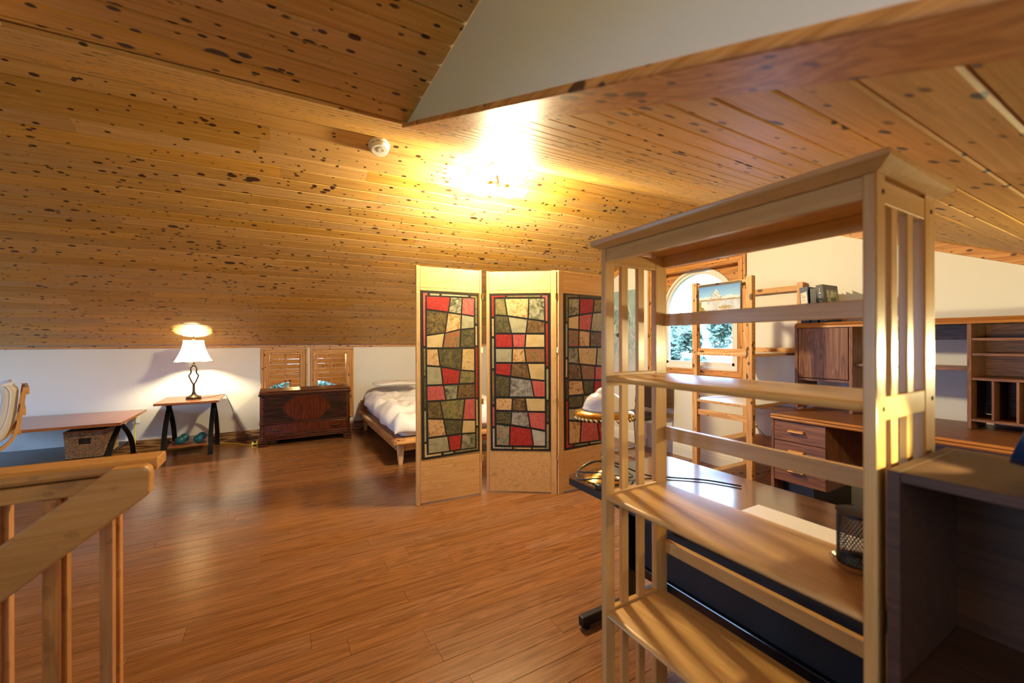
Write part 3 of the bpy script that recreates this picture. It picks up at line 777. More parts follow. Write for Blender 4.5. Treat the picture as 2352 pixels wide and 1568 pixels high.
# ------------------------------------------------------------------ outdoors
M['lawn'] = plain('lawn', (0.10, 0.17, 0.05), 0.9, var=.3, vscale=2)
obj('ground', B().box(-60, 80, -60, 90, -3.3, -3.2), M['lawn'], kind='structure')
M['leaf'] = plain('pale_leaves', (0.15, 0.21, 0.14), 0.6, var=.55, vscale=7)
M['bark'] = plain('bark', (0.10, 0.07, 0.05), 0.9)
trng = random.Random(5)
def tree(x, y, h, r, label, n=4600):
    t = thing('tree', label, 'tree', (x, y, -3.2), 'trees and shrubs outside the windows')
    obj('trunk', B().tube([(x, y, -3.2), (x + .1, y, -3.2 + h * .45), (x, y + .1, -3.2 + h * .8)], [.11, .08, .03], 7), M['bark'], t, smooth=50)
    bb = B()
    lobes = [(trng.gauss(0, r * .45), trng.gauss(0, r * .45), trng.uniform(.25, .92) * h) for _ in range(16)]
    for _ in range(n):
        lx, ly, lz = trng.choice(lobes)
        d = Vector((trng.gauss(0, 1), trng.gauss(0, 1), trng.gauss(0, 1))).normalized() * (r * .42 * trng.random() ** .33)
        p = Vector((x + lx, y + ly, -3.2 + lz)) + d
        if p.z < -3.1: continue
        u = Vector((trng.gauss(0, 1), trng.gauss(0, 1), trng.gauss(0, 1))).normalized(); v = u.orthogonal().normalized()
        s = trng.uniform(.06, .14)
        bb.add([p - u * s, p + v * s * .5, p + u * s, p - v * s * .5], [(0, 1, 2, 3)])
    obj('foliage', bb, M['leaf'], t, recalc=False)
tree(9.6, 7.9, 5.25, .75, 'leafy shrub outside the arched window, at the left edge of the glass')
tree(8.6, 6.25, 5.30, .68, 'pale leafy tree outside the arched window, left of the calendar')
tree(9.8, 4.6, 5.15, .7, 'pale leafy tree outside, in the glass below the calendar')
tree(13.2, 10.6, 5.55, .9, 'taller leafy tree far out beyond the arched window, leftmost of the back row')
tree(13.6, 7.6, 5.65, .9, 'broad leafy tree far out beyond the middle of the arched window')
tree(12.4, 5.5, 5.45, .9, 'leafy tree far out beyond the right side of the arched window')
tree(-0.35, 13.6, 5.15, .9, 'green tree seen through the left small window beside the chest')
tree(1.75, 14.0, 5.15, .9, 'green tree seen through the right small window above the chest')
# ================================================================== CEILING FITTINGS
def slope_frame(x, y):
    # a local frame on the left slope: origin on the boards, z pointing into the room
    t = (YK - y) / (YK - YR); p = SL(x, t)
    n = NL; ax = Vector((1, 0, 0)); ay = n.cross(ax).normalized()
    return Matrix(((ax.x, ay.x, n.x, p.x), (ax.y, ay.y, n.y, p.y), (ax.z, ay.z, n.z, p.z), (0, 0, 0, 1))), p
xf, p = slope_frame(1.50, 2.86)
def fixture(t, xf, bulb_mat):
    obj('base_plate', B(xf).lathe([(0, 0.0), (.11, 0.0), (.115, .008), (.10, .022), (.02, .030), (0, .030)], n=32), M['white'], t, smooth=40)
    obj('stem', B(xf).lathe([(.010, .028), (.009, .10), (.02, .115), (0, .117)], n=14), M['brass'], t, smooth=40)
    for dx in (-.070, .070):
        obj('lamp_arm', B(xf).tube([(0, 0, .108), (dx * .5, 0, .098), (dx, 0, .112)], .007, 8), M['brass'], t, smooth=60)
        obj('socket', B(xf).lathe([(0, .108), (.020, .108), (.020, .140), (0, .140)], (dx, 0, 0), n=16), M['brass'], t, smooth=40)
        obj('bulb', B(xf).lathe([(.014, .138), (.022, .152), (.032, .170), (.036, .188), (.030, .208), (.016, .218), (0, .221)], (dx, 0, 0), n=18), bulb_mat, t, smooth=60)
m, nt, pr = newmat('lit_opal_glass'); pr.inputs['Base Color'].default_value = (1, .95, .85, 1)
pr.inputs['Emission Color'].default_value = (*WARM, 1); pr.inputs['Emission Strength'].default_value = CEIL_W
M['opal'] = m
m2 = m.copy(); m2.name = 'lit_opal_fill'; m2.node_tree.nodes['Principled BSDF'].inputs['Emission Strength'].default_value = CEIL_W * .035; M['opal_fill'] = m2
t = thing('ceiling_light', 'lit two-bulb ceiling light glowing on the pine slope near the ridge', 'light', p)
fixture(t, xf, M['opal'])
xf, p = slope_frame(0.60, 2.83)
t = thing('smoke_alarm', 'round white smoke alarm on the pine slope left of the ceiling light', 'smoke alarm', p)
obj('housing', B(xf).lathe([(0, 0), (.068, 0), (.070, .006), (.066, .016), (.060, .018), (.060, .023), (.062, .024), (.058, .040), (.050, .046), (0, .047)], n=40), M['white'], t, smooth=35)
b = B(xf)
for k in range(10):
    a = 2 * pi * k / 10
    b.tube([(.0605 * cos(a + q), .0605 * sin(a + q), .0205) for q in (-.2, -.07, .07, .2)], .0022, 5)
obj('vent_slot', b, M['black'], t)
obj('test_button', B(xf).lathe([(.024, .047), (.024, .0495), (.014, .050), (.013, .048), (.006, .0485), (0, .0485)], (.01, .008, 0), n=24), M['white'], t, smooth=40)

# ================================================================== FOLDING SCREEN
def leaf_xf(a, b_):
    a = Vector((a[0], a[1], 0)); d = Vector((b_[0], b_[1], 0)) - a; L = d.length; d.normalize()
    n = Vector((d.y, -d.x, 0))           # towards the camera
    return Matrix(((d.x, n.x, 0, a.x), (d.y, n.y, 0, a.y), (0, 0, 1, 0), (0, 0, 0, 1))), L
def inset(q, d):
    n = len(q); ar = sum(q[i][0] * q[(i + 1) % n][1] - q[(i + 1) % n][0] * q[i][1] for i in range(n))
    s_ = 1 if ar > 0 else -1; out = []
    for i in range(n):
        a, b_, c_ = Vector(q[i - 1]), Vector(q[i]), Vector(q[(i + 1) % n])
        e1 = (b_ - a).normalized(); e2 = (c_ - b_).normalized()
        n1 = Vector((-e1.y, e1.x)) * s_; n2 = Vector((-e2.y, e2.x)) * s_
        k = 1 + n1.dot(n2)
        out.append(tuple(b_ + (n1 + n2) * (d / max(k, .4))))
    return out
screen = thing('folding_screen', 'pine folding screen of three leaves with stained-glass style patchwork panels', 'folding screen', (1.7, 3.0, 0))
ENDS = (((.925, 3.08), (1.459, 3.048)), ((1.515, 3.072), (1.994, 2.749)), ((2.005, 2.735), (2.60, 2.765)))
for li, ((fr, panes), (ea, eb)) in enumerate(zip(PANES, ENDS)):
    xf, L = leaf_xf(ea, eb)
    TH = .028
    s0, s1 = min(fr[0][0], fr[3][0]), max(fr[1][0], fr[2][0]); z1, z0 = max(fr[0][1], fr[1][1]), min(fr[2][1], fr[3][1])
    # leaf itself: the pine core board behind everything
    leaf = obj('screen_leaf', B(xf).box(.012, L - .012, -TH, -.008, .012, 1.826), M['screen_wood'], screen)
    for (a, c) in ((0, s0 - .004), (s1 + .004, L)):
        obj('stile', B(xf).box(a, c, -TH, .002, 0, 1.832), M['screen_wood_z'], leaf, bevel=.002)
    obj('top_board', B(xf).box(s0 - .002, s1 + .002, -.010, -.001, z1 + .026, 1.828), M['screen_wood'], leaf, bevel=.0015)
    obj('top_rail', B(xf).box(s0 - .002, s1 + .002, -.010, .001, z1 + .003, z1 + .024), M['screen_wood'], leaf, bevel=.0015)
    obj('bottom_board', B(xf).box(s0 - .002, s1 + .002, -.010, -.001, .012, z0 - .004), M['screen_wood'], leaf, bevel=.0015)
    obj('came_sheet', B(xf).loft([(q[0], -.006, q[1]) for q in fr], [(q[0], .0005, q[1]) for q in fr]), M['lead'], leaf)
    for (col, q) in panes:
        q = inset(q, .0028)
        obj('pane', B(xf).loft([(u, -.002, v) for u, v in q], [(u, .0022, v) for u, v in q]), G[col], leaf)
    if li < 2:
        for hz in (.30, .76, 1.18, 1.62):
            obj('hinge_plate', B(xf).box(L - .006, L + .009, -.012, .0035, hz - .022, hz + .022), M['brass'], leaf)
            obj('hinge_pin', B(xf).tube([(L + .010, .004, hz - .024), (L + .010, .004, hz + .024)], .0035, 8), M['brass'], leaf)

# ================================================================== BOOKCASE (foreground)
BX0, BX1, BY0, BY1 = .84, 1.105, .284, .933
PT = .019
bk = thing('bookcase', 'honey maple open bookcase with slatted sides and bowed top board', 'bookcase', ((BX0 + BX1) / 2, (BY0 + BY1) / 2, 0))
bv = .0028
for y0, y1 in ((BY0, BY0 + PT), (BY1 - PT, BY1)):
    obj('post', B().box(BX0, BX0 + .036, y0, y1, 0, 1.524), M['maple_z'], bk, bevel=bv)
    obj('post', B().box(BX1 - .052, BX1, y0, y1, 0, 1.524), M['maple_z'], bk, bevel=bv)
    zz = (.075, .425, .770, 1.125, 1.484)
    for i, z in enumerate(zz):
        h = .040
        obj('side_rail', B().box(BX0 + .034, BX1 - .050, y0 + .001, y1 - .001, z - .008, z + h - .008), M['maple_x'], bk, bevel=.002)
    for xs in (.908, .978):
        for i in range(4):
            obj('slat', B().box(xs, xs + .027, y0 + .003, y1 - .003, zz[i] + .030, zz[i + 1] - .006), M['maple_z'], bk, bevel=.0015)
for z in (.085, .432, .777, 1.130):
    pr_ = [(BX0 + .012, z), (BX1 - .022, z), (BX1 - .022, z + .018), (BX0 + .018, z + .018)] + [(BX0 + .006 + .009 * (1 - cos(radians(a))) , z + .009 + .009 * cos(radians(a))) for a in (20, 60, 90, 120, 160)]
    pts = [(BX0 + .018, z), (BX1 - .022, z), (BX1 - .022, z + .018), (BX0 + .018, z + .018)] + [(BX0 + .018 - .014 * sin(radians(a)), z + .009 + .009 * cos(radians(a))) for a in (30, 60, 90, 120, 150)]
    obj('shelf', B().prism(pts, 'y', BY0 + PT, BY1 - PT), M['maple_y'], bk, smooth=35)
for z0, z1 in ((1.299, 1.338), (.932, .974), (.568, .606), (.20, .24)):
    obj('back_rail', B().box(BX1 - .014, BX1 + .004, BY0 + PT + .001, BY1 - PT - .001, z0, z1), M['maple_y'], bk, bevel=.002)
obj('top_rail', B().box(BX0 + .004, BX0 + .022, BY0 + PT, BY1 - PT, 1.484, 1.522), M['maple_y'], bk, bevel=.0015)
obj('top_rail', B().box(BX1 - .016, BX1 + .002, BY0 + PT, BY1 - PT, 1.487, 1.522), M['maple_y'], bk, bevel=.0015)
# top board: wide board over a chamfered under-edge
o_ = .024
b = B().loft([(BX0 - .004, BY0 - .002, 1.522), (BX1 + .004, BY0 - .002, 1.522), (BX1 + .004, BY1 + .002, 1.522), (BX0 - .004, BY1 + .002, 1.522)],
             [(BX0 - o_, BY0 - o_, 1.535), (BX1 + o_, BY0 - o_, 1.535), (BX1 + o_, BY1 + o_, 1.535), (BX0 - o_, BY1 + o_, 1.535)])
b.box(BX0 - o_, BX1 + o_, BY0 - o_, BY1 + o_, 1.535, 1.549)
obj('top_board', b, M['maple_y'], bk, bevel=.003)
for (x, z) in ((.866, 1.137), (1.088, 1.140), (.866, 1.495), (1.084, 1.495)):
    b = B().lathe([(0, -.001), (.0042, -.001), (.0042, .001), (0, .001)], n=12)
    for i, v in enumerate(b.v): b.v[i] = Vector((x + v.x, BY0 - v.z, z + v.y))
    obj('screw_hole', b, M['dark'], bk)
# mesh cup on a coaster
cx, cy, cz = 1.012, .372, .7952
t = thing('pencil_cup', 'black mesh pencil cup on a wooden saucer, on the bookcase shelf', 'cup', (cx, cy, cz))
obj('saucer', B().lathe([(0, 0), (.034, 0), (.042, .004), (.047, .014), (.044, .014), (.038, .007), (0, .006)], (cx, cy, cz), n=28), plain('amber_wood', (.36, .12, .02), .25, coat=.5), t, smooth=40)
M['mesh_black'] = M['black']
b = B()
b.lathe([(.034, .008), (.034, .012), (.0325, .012), (.0325, .008)], (cx, cy, cz), n=28)
obj('cup_floor', B().lathe([(0, .007), (.033, .007), (.033, .0085), (0, .0085)], (cx, cy, cz), n=28), M['black'], t)
obj('base_ring', b, M['black'], t)
b = B()
b.lathe([(.035, .106), (.037, .108), (.037, .112), (.034, .112)], (cx, cy, cz), n=28)
obj('rim', b, M['black'], t, smooth=40)
b = B(); nh, nv_ = 36, 26
for k in range(nh):
    for dirn in (1, -1):
        b.tube([(cx + .034 * cos(2 * pi * (k + dirn * 9 * j / 12) / nh), cy + .034 * sin(2 * pi * (k + dirn * 9 * j / 12) / nh), cz + .010 + .098 * j / 12) for j in range(13)], .0009, 3)
mw = obj('wire_mesh', b, M['black'], t, recalc=False); mw['kind'] = 'stuff'

# ================================================================== BROWN CABINET beside the bookcase, with a desk lamp
KX0, KX1, KY0, KY1, KH = .84, 1.115, -.42, .272, 1.046
cb = thing('open_cabinet', 'dark brown laminate open cabinet right beside the maple bookcase', 'cabinet', ((KX0 + KX1) / 2, (KY0 + KY1) / 2, 0))
obj('side_panel', B().box(KX0, KX1, KY1 - .016, KY1, 0, KH), M['cab'], cb, bevel=.001)
obj('side_panel', B().box(KX0, KX1, KY0, KY0 + .016, 0, KH), M['cab'], cb, bevel=.001)
obj('top_panel', B().box(KX0, KX1, KY0 + .0165, KY1 - .0165, KH - .016, KH), M['cab'], cb, bevel=.001)
obj('back_panel', B().box(KX1 - .006, KX1 - .001, KY0 + .016, KY1 - .016, .04, KH - .016), M['cab'], cb)
for z in (.06, .385, .700):
    obj('shelf', B().box(KX0 + .004, KX1 - .007, KY0 + .0165, KY1 - .0165, z, z + .016), M['cab'], cb, bevel=.001)
obj('plinth', B().box(KX0 + .012, KX0 + .028, KY0 + .0165, KY1 - .0165, 0, .06), M['cab'], cb)

# desk lamp: its head just shows at the right edge of the frame
lx, ly = .955, .060
t = thing('desk_lamp', 'small black desk lamp on top of the dark brown cabinet', 'lamp', (lx, ly - .16, KH))
obj('base', B().lathe([(0, 0), (.065, 0), (.067, .006), (.05, .016), (.014, .022), (0, .024)], (lx, ly - .16, KH + .0005), n=28), M['black'], t, smooth=40)
obj('neck', B().tube([(lx, ly - .16, KH + .02), (lx, ly - .165, KH + .09), (lx, ly - .14, KH + .135), (lx, ly - .09, KH + .10), (lx, ly - .03, KH + .018)], .006, 8), M['black'], t, smooth=50)
hd = Vector((-.02, .90, .30)).normalized()
hx = hd.orthogonal().normalized(); hy = hd.cross(hx)
hp = Vector((lx, ly - .005, KH + .031))
xfh = Matrix(((hx.x, hy.x, hd.x, hp.x), (hx.y, hy.y, hd.y, hp.y), (hx.z, hy.z, hd.z, hp.z), (0, 0, 0, 1)))
M['lamp_blue'] = plain('blue_enamel', (.010, .030, .075), .25, coat=.6)
obj('head', B(xfh).lathe([(0, -.03), (.018, -.03), (.024, -.01), (.036, .05), (.044, .10), (.0425, .10), (.034, .05), (.022, -.006), (0, -.01)], n=28), M['lamp_blue'], t, smooth=40)
obj('bulb', B(xfh).lathe([(0, .0), (.012, .004), (.017, .03), (.015, .045), (0, .055)], n=16), plain('lit_bulb', (1, .86, .45), .4, emit=25), t, smooth=60)
sp = light('desk_lamp_beam', 'SPOT', hp + hd * .066, DESK_W, (1.0, .90, .40), spot_size=radians(62), spot_blend=.5, shadow_soft_size=.012)
sp.rotation_euler = Vector((.26, -.90, .10)).to_track_quat('Z', 'Y').to_euler()

# floor lamp standing out of frame to the right: lights the gable wall, the shelving and the bookcase's inner side
fx, fy = 2.35, -.25
t = thing('floor_lamp', 'lit floor lamp standing between table and walnut desk, outside the right edge of the picture', 'lamp', (fx, fy, 0))
obj('base', B().lathe([(0, 0), (.13, 0), (.135, .008), (.12, .02), (.02, .03), (0, .032)], (fx, fy, 0), n=28), M['black_metal'], t, smooth=40)
obj('pole', B().tube([(fx, fy, .03), (fx, fy, 1.13)], .011, 10), M['black_metal'], t, smooth=60)
obj('bowl', B().lathe([(.02, 1.10), (.06, 1.115), (.10, 1.145), (.098, 1.147), (.058, 1.119), (.02, 1.106)], (fx, fy, 0), n=28), M['black_metal'], t, smooth=60)
obj('bulb', B().lathe([(.012, 1.13), (.02, 1.15), (.030, 1.18), (.026, 1.21), (.012, 1.225), (0, 1.227)], (fx, fy, 0), n=16), plain('lit_floor_bulb', (1, .86, .44), .4, emit=FLOOR_W * 45), t, smooth=60)

# ================================================================== FOLDING TABLE behind the bookcase
TX0, TX1, TY0, TY1, TZ = 1.13, 1.79, -.05, 1.50, .645
tb = thing('folding_table', 'black-legged table with dark wood-grain top behind the bookcase', 'table', ((TX0 + TX1) / 2, (TY0 + TY1) / 2, 0))
obj('table_top', B().prism(rrect(TX0, TX1, TY0, TY1, .05, 6), 'z', TZ - .006, TZ), M['desk_top'], tb)
obj('edge_band', B().prism(rrect(TX0, TX1, TY0, TY1, .05, 6), 'z', TZ - .032, TZ - .0062), M['black'], tb)
for y in (1.405, .10):
    obj('leg_foot', B().box(TX0 + .015, TX1 - .015, y - .016, y + .016, .012, .056), M['black_metal'], tb, bevel=.004)
    obj('leg_column', B().box(1.40, 1.50, y - .02, y + .02, .056, TZ - .033), M['black_metal'], tb, bevel=.003)
    obj('top_arm', B().box(TX0 + .08, TX1 - .08, y - .015, y + .015, TZ - .055, TZ - .033), M['black_metal'], tb, bevel=.002)
    for x in (TX0 + .045, TX1 - .045):
        obj('glide', B().lathe([(0, 0), (.018, 0), (.018, .006), (.008, .012), (0, .014)], (x, y, 0), n=14), M['black'], tb, smooth=40)
obj('modesty_panel', B().box(1.455, 1.470, .12, 1.385, .225, TZ - .033), M['matte_black'], tb)
M['gloss_black'] = plain('gloss_black_metal', (0.012, 0.012, 0.014), 0.14, 0.3, coat=.5)
obj('crossbar', B().box(1.435, 1.490, .12, 1.385, .185, .228), M['gloss_black'], tb, bevel=.004)
b = B().box(1.36, 1.53, .38, .86, TZ + .0005, TZ + .008)
t = obj('white_board', b, plain('white_board', (.80, .77, .77), .4), bevel=.002); tag(t, 'flat white board lying on the dark table behind the bookcase', 'board')

# brass table lamp standing on the table
ax, ay = 1.245, 1.365
t = thing('brass_lamp', 'brass table lamp with embossed white glass dome on the dark table', 'lamp', (ax, ay, TZ))
obj('base', B().lathe([(0, 0), (.086, 0), (.088, .006), (.080, .012), (.060, .016), (.050, .026), (.030, .034), (.018, .042), (0, .044)], (ax, ay, TZ), n=36), M['brass'], t, smooth=35)
obj('stem', B().lathe([(.011, .040), (.010, .08), (.017, .10), (.010, .12), (.009, .20), (.016, .215), (.010, .235), (.012, .26), (.03, .275), (0, .277)], (ax, ay, TZ), n=20), M['brass'], t, smooth=40)
RZ = TZ + .272
obj('rim_ring', B().lathe([(.128, .012), (.130, .016), (.125, .026), (.100, .034), (.088, .036), (.088, .032), (.100, .029), (.120, .021)], (ax, ay, RZ), n=48, wob=lambda a: 1 + .012 * sin(18 * a)), M['brass'], t, smooth=50)
b = B()
for k in range(36):
    a = 2 * pi * k / 36
    b.tube([(ax + r * cos(a + sh), ay + r * sin(a + sh), RZ + z) for r, z, sh in ((.092, .032, 0), (.112, .024, .035), (.128, .006, .06), (.126, -.004, .09))], [.004, .006, .006, .003], 6)
ob = obj('scroll_band', b, M['brass'], t, smooth=60); ob['kind'] = 'stuff'
obj('arm', B().tube([(ax - .09, ay, RZ + .03), (ax - .045, ay, RZ + .006), (ax, ay, RZ), (ax + .045, ay, RZ + .006), (ax + .09, ay, RZ + .03)], .004, 6), M['brass'], t, smooth=50)
M['milk'] = plain('embossed_milk_glass', (.84, .82, .82), .22, bump=.9, bscale=55, coat=.4)
obj('dome_shade', B().lathe([(.092, .036), (.094, .040), (.090, .046), (.085, .062), (.074, .084), (.056, .100), (.040, .106), (.036, .110), (.028, .122), (.014, .130), (0, .131)], (ax, ay, RZ), n=40), M['milk'], t, smooth=40)
cord = [(ax + .07, ay - .04, TZ + .03), (ax + .02, ay - .10, TZ + .022), (ax - .07, ay - .05, TZ + .03), (ax - .115, ay + .03, TZ + .012), (ax - .06, ay + .105, TZ + .02), (ax + .03, ay + .10, TZ + .05), (ax + .10, ay + .04, TZ + .035), (ax + .12, ay - .05, TZ + .012), (ax + .03, ay - .09, TZ + .03), (ax - .05, ay - .07, TZ + .055), (ax - .10, ay + .05, TZ + .04), (ax + .06, ay + .06, TZ + .06), (ax + .18, ay - .06, TZ + .010), (ax + .26, ay - .14, TZ + .006), (ax + .36, ay - .24, TZ + .006), (ax + .42, ay - .36, TZ + .006)]
def smooth_path(pts, n=6, closed=False):
    P = [Vector(p) for p in pts]; out = []
    for i in range(len(P) - 1):
        p0 = P[max(i - 1, 0)]; p1 = P[i]; p2 = P[i + 1]; p3 = P[min(i + 2, len(P) - 1)]
        for k in range(n):
            s = k / n
            out.append(0.5 * ((2 * p1) + (p2 - p0) * s + (2 * p0 - 5 * p1 + 4 * p2 - p3) * s * s + (3 * p1 - p0 - 3 * p2 + p3) * s ** 3))
    out.append(P[-1]); return out
obj('cord', B().tube(smooth_path(cord), .0035, 6), M['black'], t, smooth=60)
obj("plug", B().box(ax - .112, ax - .082, ay - .092, ay - .066, TZ + .001, TZ + .022), M['black'], t, bevel=.003)

# ================================================================== PINE SHELVING UNIT beside the window
sh = thing('shelving_unit', 'raw pine post-and-rung shelving unit standing out from the wall by the window', 'shelf', (3.43, 2.0, 0))
SY0, SY1 = 1.765, 2.272; SXA, SXB = 3.06, 3.79
pw = .045
def holes(bb, x0, x1, yf, s):
    for z in [0.12 + .032 * k for k in range(50)]:
        if z > 1.70: break
        for xx in (x0 + .012, x1 - .012):
            bb.box(xx - .0022, xx + .0022, yf - .0004, yf + .0004, z - .0022, z + .0022)
for xs in (SXA, SXB):
    for y0 in (SY0, SY1 - pw):
        obj('post', B().box(xs, xs + pw, y0, y0 + pw, 0, 1.738), M['ivar'], sh, bevel=.002)
        hb = B(); holes(hb, xs, xs + pw, y0 - .0003, 1)
        o = obj('peg_holes', hb, M['dark'], sh, recalc=False); o['kind'] = 'stuff'
    for z in ((1.672, 1.718), (1.146, 1.190), (.636, .680), (.09, .135)):
        obj('rung', B().box(xs + .012, xs + .034, SY0 + pw, SY1 - pw, z[0], z[1]), M['ivar_y'], sh, bevel=.002)
M['white_shelf'] = plain('white_shelf_top', (.80, .80, .80), .3)
for z, mt in ((1.152, 'white_shelf'), (.765, 'white_shelf'), (.40, 'ivar_x'), (.13, 'ivar_x')):
    s_ = obj('shelf', B().box(SXA + .003, SXB + pw - .003, SY0 + .008, SY1 - .008, z - .020, z), M['ivar_x'], sh, bevel=.001)
    if mt == 'white_shelf':
        tp = obj('shelf_top', B().box(SXA + .004, SXB + pw - .004, SY0 + .009, SY1 - .009, z + .0003, z + .0022), M['white_shelf'], s_)
        tp['label'] = 'white laminate top'
obj('cross_brace', B().tube([(SXA + .03, SY0 - .003, .62), (SXB + .02, SY0 - .003, .13)], .003, 6).tube([(SXA + .03, SY0 - .006, .13), (SXB + .02, SY0 - .006, .62)], .003, 6), M['chrome'], sh)
obj('brace_knob', B().lathe([(0, 0), (.009, 0), (.009, .006), (0, .009)], (SXA + .03, SY0 - .012, .615), n=12), M['brass'], sh, smooth=40)
# wall calendar hanging on the near end of it
def cal(u, v):
    def mixc(a, b_, k): k = max(0, min(1, k)); return tuple(a[i] * (1 - k) + b_[i] * k for i in range(3))
    n1 = noise.fractal(Vector((u * 7, v * 5, 1)), .8, 2, 4); n2 = noise.fractal(Vector((u * 26, v * 30, 4)), .7, 2, 4); n3 = noise.noise(Vector((u * 40, v * 60, 9)))
    sky_ = mixc((.20, .44, .78), (.02, .16, .52), (v - .6) / .4)
    c = sky_
    cl = .64 + .05 * n1 + .03 * noise.noise(Vector((u * 12, 0, 3)))
    if v < cl: c = mixc((.62, .65, .72), (.42, .45, .55), .5 + n2)
    pk = .90 - abs(u - .44) * (2.1 if u > .44 else 1.75)
    if v > .56 and v < max(.62, pk) + .012 * n3 and abs(u - .44) < .19:
        c = mixc((.60, .60, .66), (.15, .16, .22), .45 + 1.6 * n2)
    if .50 < v <= .56 + .02 * n1: c = mixc((.36, .20, .05), (.12, .09, .05), .5 + n2)
    if v <= .50: c = mixc((.30, .38, .58), (.56, .54, .58), .5 + .9 * n1) if u > .2 else c
    if v <= .50 and abs(u - .44) < .12 * (1 - (.5 - v) * 2.2) : c = mixc((.55, .53, .55), (.25, .28, .40), .5 + n2)
    if .20 < v < .34 and ((u - .66) / .17) ** 2 + ((v - .27) / .06) ** 2 < 1 + .5 * n3: c = mixc((.42, .34, .20), (.16, .15, .06), .5 + n2)
    shore = .34 - .9 * v + .10 * n1
    if v < .50 and u < max(.06, shore): c = mixc((.30, .24, .03), (.07, .08, .02), .5 + n2)
    if v < .16 and u < .34: c = mixc((.28, .28, .03), (.05, .07, .015), .5 + n2)
    return c
ct = thing('wall_calendar', 'wall calendar with mountain lake photograph hung on the pine shelving unit', 'calendar', (3.045, 2.015, 1.6))
obj('backing', B().box(3.040, 3.048, 1.832, 2.197, 1.445, 1.706), M['black'], ct, bevel=.001)
printed('printed_page', cal, (3.0388, 2.188, 1.452), (0, -.347, 0), (0, 0, .236), 110, 76, vcol('calendar_print', .4), ct)
b = B()
for k in range(34):
    y = 2.18 - .33 * k / 33
    b.tube([(3.036, y, 1.699), (3.038, y, 1.708), (3.046, y, 1.708)], .0012, 4)
ob = obj('wire_binding', b, M['black_metal'], ct); ob['kind'] = 'stuff'
obj('hanger', B().lathe([(0, 0), (.010, 0), (.010, .004), (0, .006)], (3.036, 2.03, 1.702), n=12), M['bronze'], ct, smooth=40)

# ================================================================== WALNUT DESK along the gable wall
DX, DXB, DY0, DY1, DH = 3.07, 3.80, -.30, 1.640, .735
dk = thing('walnut_desk', 'dark walnut laminate desk along the right wall, with a three-drawer pedestal', 'desk', (3.44, .7, 0))
def rounded_top(x0, x1, y0, y1, z0, z1, r=.02):
    # chamfered top corner profile at the y1 end
    return [(y0, z0), (y1, z0), (y1, z1 - r), (y1 - r, z1), (y0, z1)]
obj('desk_top', B().prism(rounded_top(0, 0, DY0, DY1, .700, DH), 'x', DX, DXB), M['walnut_y'], dk, bevel=.002)
obj('front_edge', B().prism([(DX - .012, .700), (DX - .001, .700), (DX - .001, DH), (DX - .004, DH), (DX - .014, .724), (DX - .008, .716), (DX - .014, .708)], 'y', DY0, DY1 - .006), M['walnut_edge'], dk)
obj('side_panel', B().box(DX + .004, DXB, DY1 - .022, DY1 - .002, 0, .699), M['walnut_z'], dk, bevel=.001)
obj('pedestal', B().box(DX + .022, DXB - .05, 1.302, DY1 - .023, .268, .699), M['walnut_z'], dk)
for z0, z1 in ((.556, .690), (.424, .551), (.274, .419)):
    d_ = obj('drawer', B().box(DX + .002, DX + .021, 1.301, DY1 - .026, z0, z1), M['walnut_y'], dk, bevel=.0015)
    zc = z1 - .060 if z0 > .3 else z1 - .06
    obj('handle', B().prism([(DX - .026, zc - .004), (DX + .001, zc - .014), (DX + .001, zc + .010), (DX - .022, zc + .004)], 'y', 1.423, 1.518), M['pine_trim'], d_, bevel=.002)
obj('plinth', B().box(DX + .12, DXB - .05, 1.42, DY1 - .023, 0, .267), M['black'], dk)
obj('modesty_board', B().box(DXB - .03, DXB - .012, DY0, 1.30, .35, .699), M['walnut_y'], dk)
obj('side_panel', B().box(DX + .03, DXB - .02, DY0 + .002, DY0 + .022, 0, .699), M['walnut_z'], dk)
# hutch on it
HX, HXB, HY0, HY1, HT = 3.50, 3.80, -.25, 1.688, 1.385
ht = thing('desk_hutch', 'walnut hutch with cubbyholes and one closed door standing on the desk', 'hutch', (3.65, .72, DH))
z0 = DH + .001
obj('top', B().prism([(HY0, 1.350), (HY1, 1.350), (HY1, HT - .016), (HY1 - .016, HT), (HY0, HT)], 'x', HX, HXB), M['walnut_y'], ht, bevel=.0015)
obj('top_edge', B().prism([(HX - .010, 1.348), (HX, 1.348), (HX, HT), (HX - .003, HT), (HX - .012, 1.372), (HX - .006, 1.362)], 'y', HY0, HY1 - .010), M['walnut_edge'], ht)
obj('side_panel', B().box(HX, HXB, HY1 - .022, HY1 - .001, z0, 1.349), M['walnut_z'], ht, bevel=.001)
obj('divider', B().box(HX, HXB, 1.318, 1.338, z0, 1.349), M['walnut_z'], ht, bevel=.001)
obj('door', B().box(HX + .002, HX + .020, 1.344, HY1 - .026, .972, 1.345), M['walnut_z'], ht, bevel=.0015)
obj('cupboard_floor', B().box(HX + .003, HXB, 1.339, HY1 - .023, .948, .966), M['walnut_y'], ht, bevel=.001)
obj('valance', B().box(HXB - .018, HXB - .002, .768, 1.317, 1.255, 1.349), M['walnut_y'], ht)
obj('shelf', B().box(HX + .035, HXB, .768, 1.317, 1.070, 1.090), M['walnut_y'], ht, bevel=.001)
obj('tower_side', B().box(HX, HXB, .750, .767, z0, 1.349), M['walnut_z'], ht, bevel=.001)
obj('tower_side', B().box(HX, HXB, .365, .382, z0, 1.349), M['walnut_z'], ht, bevel=.001)
obj('tower_back', B().box(HXB - .008, HXB - .002, .383, .749, .800, 1.349), M['walnut_y'], ht)
for z in (1.249, 1.162, 1.020, .782):
    obj('cubby_shelf', B().box(HX + .004, HXB - .01, .383, .749, z, z + .015), M['walnut_y'], ht, bevel=.001)
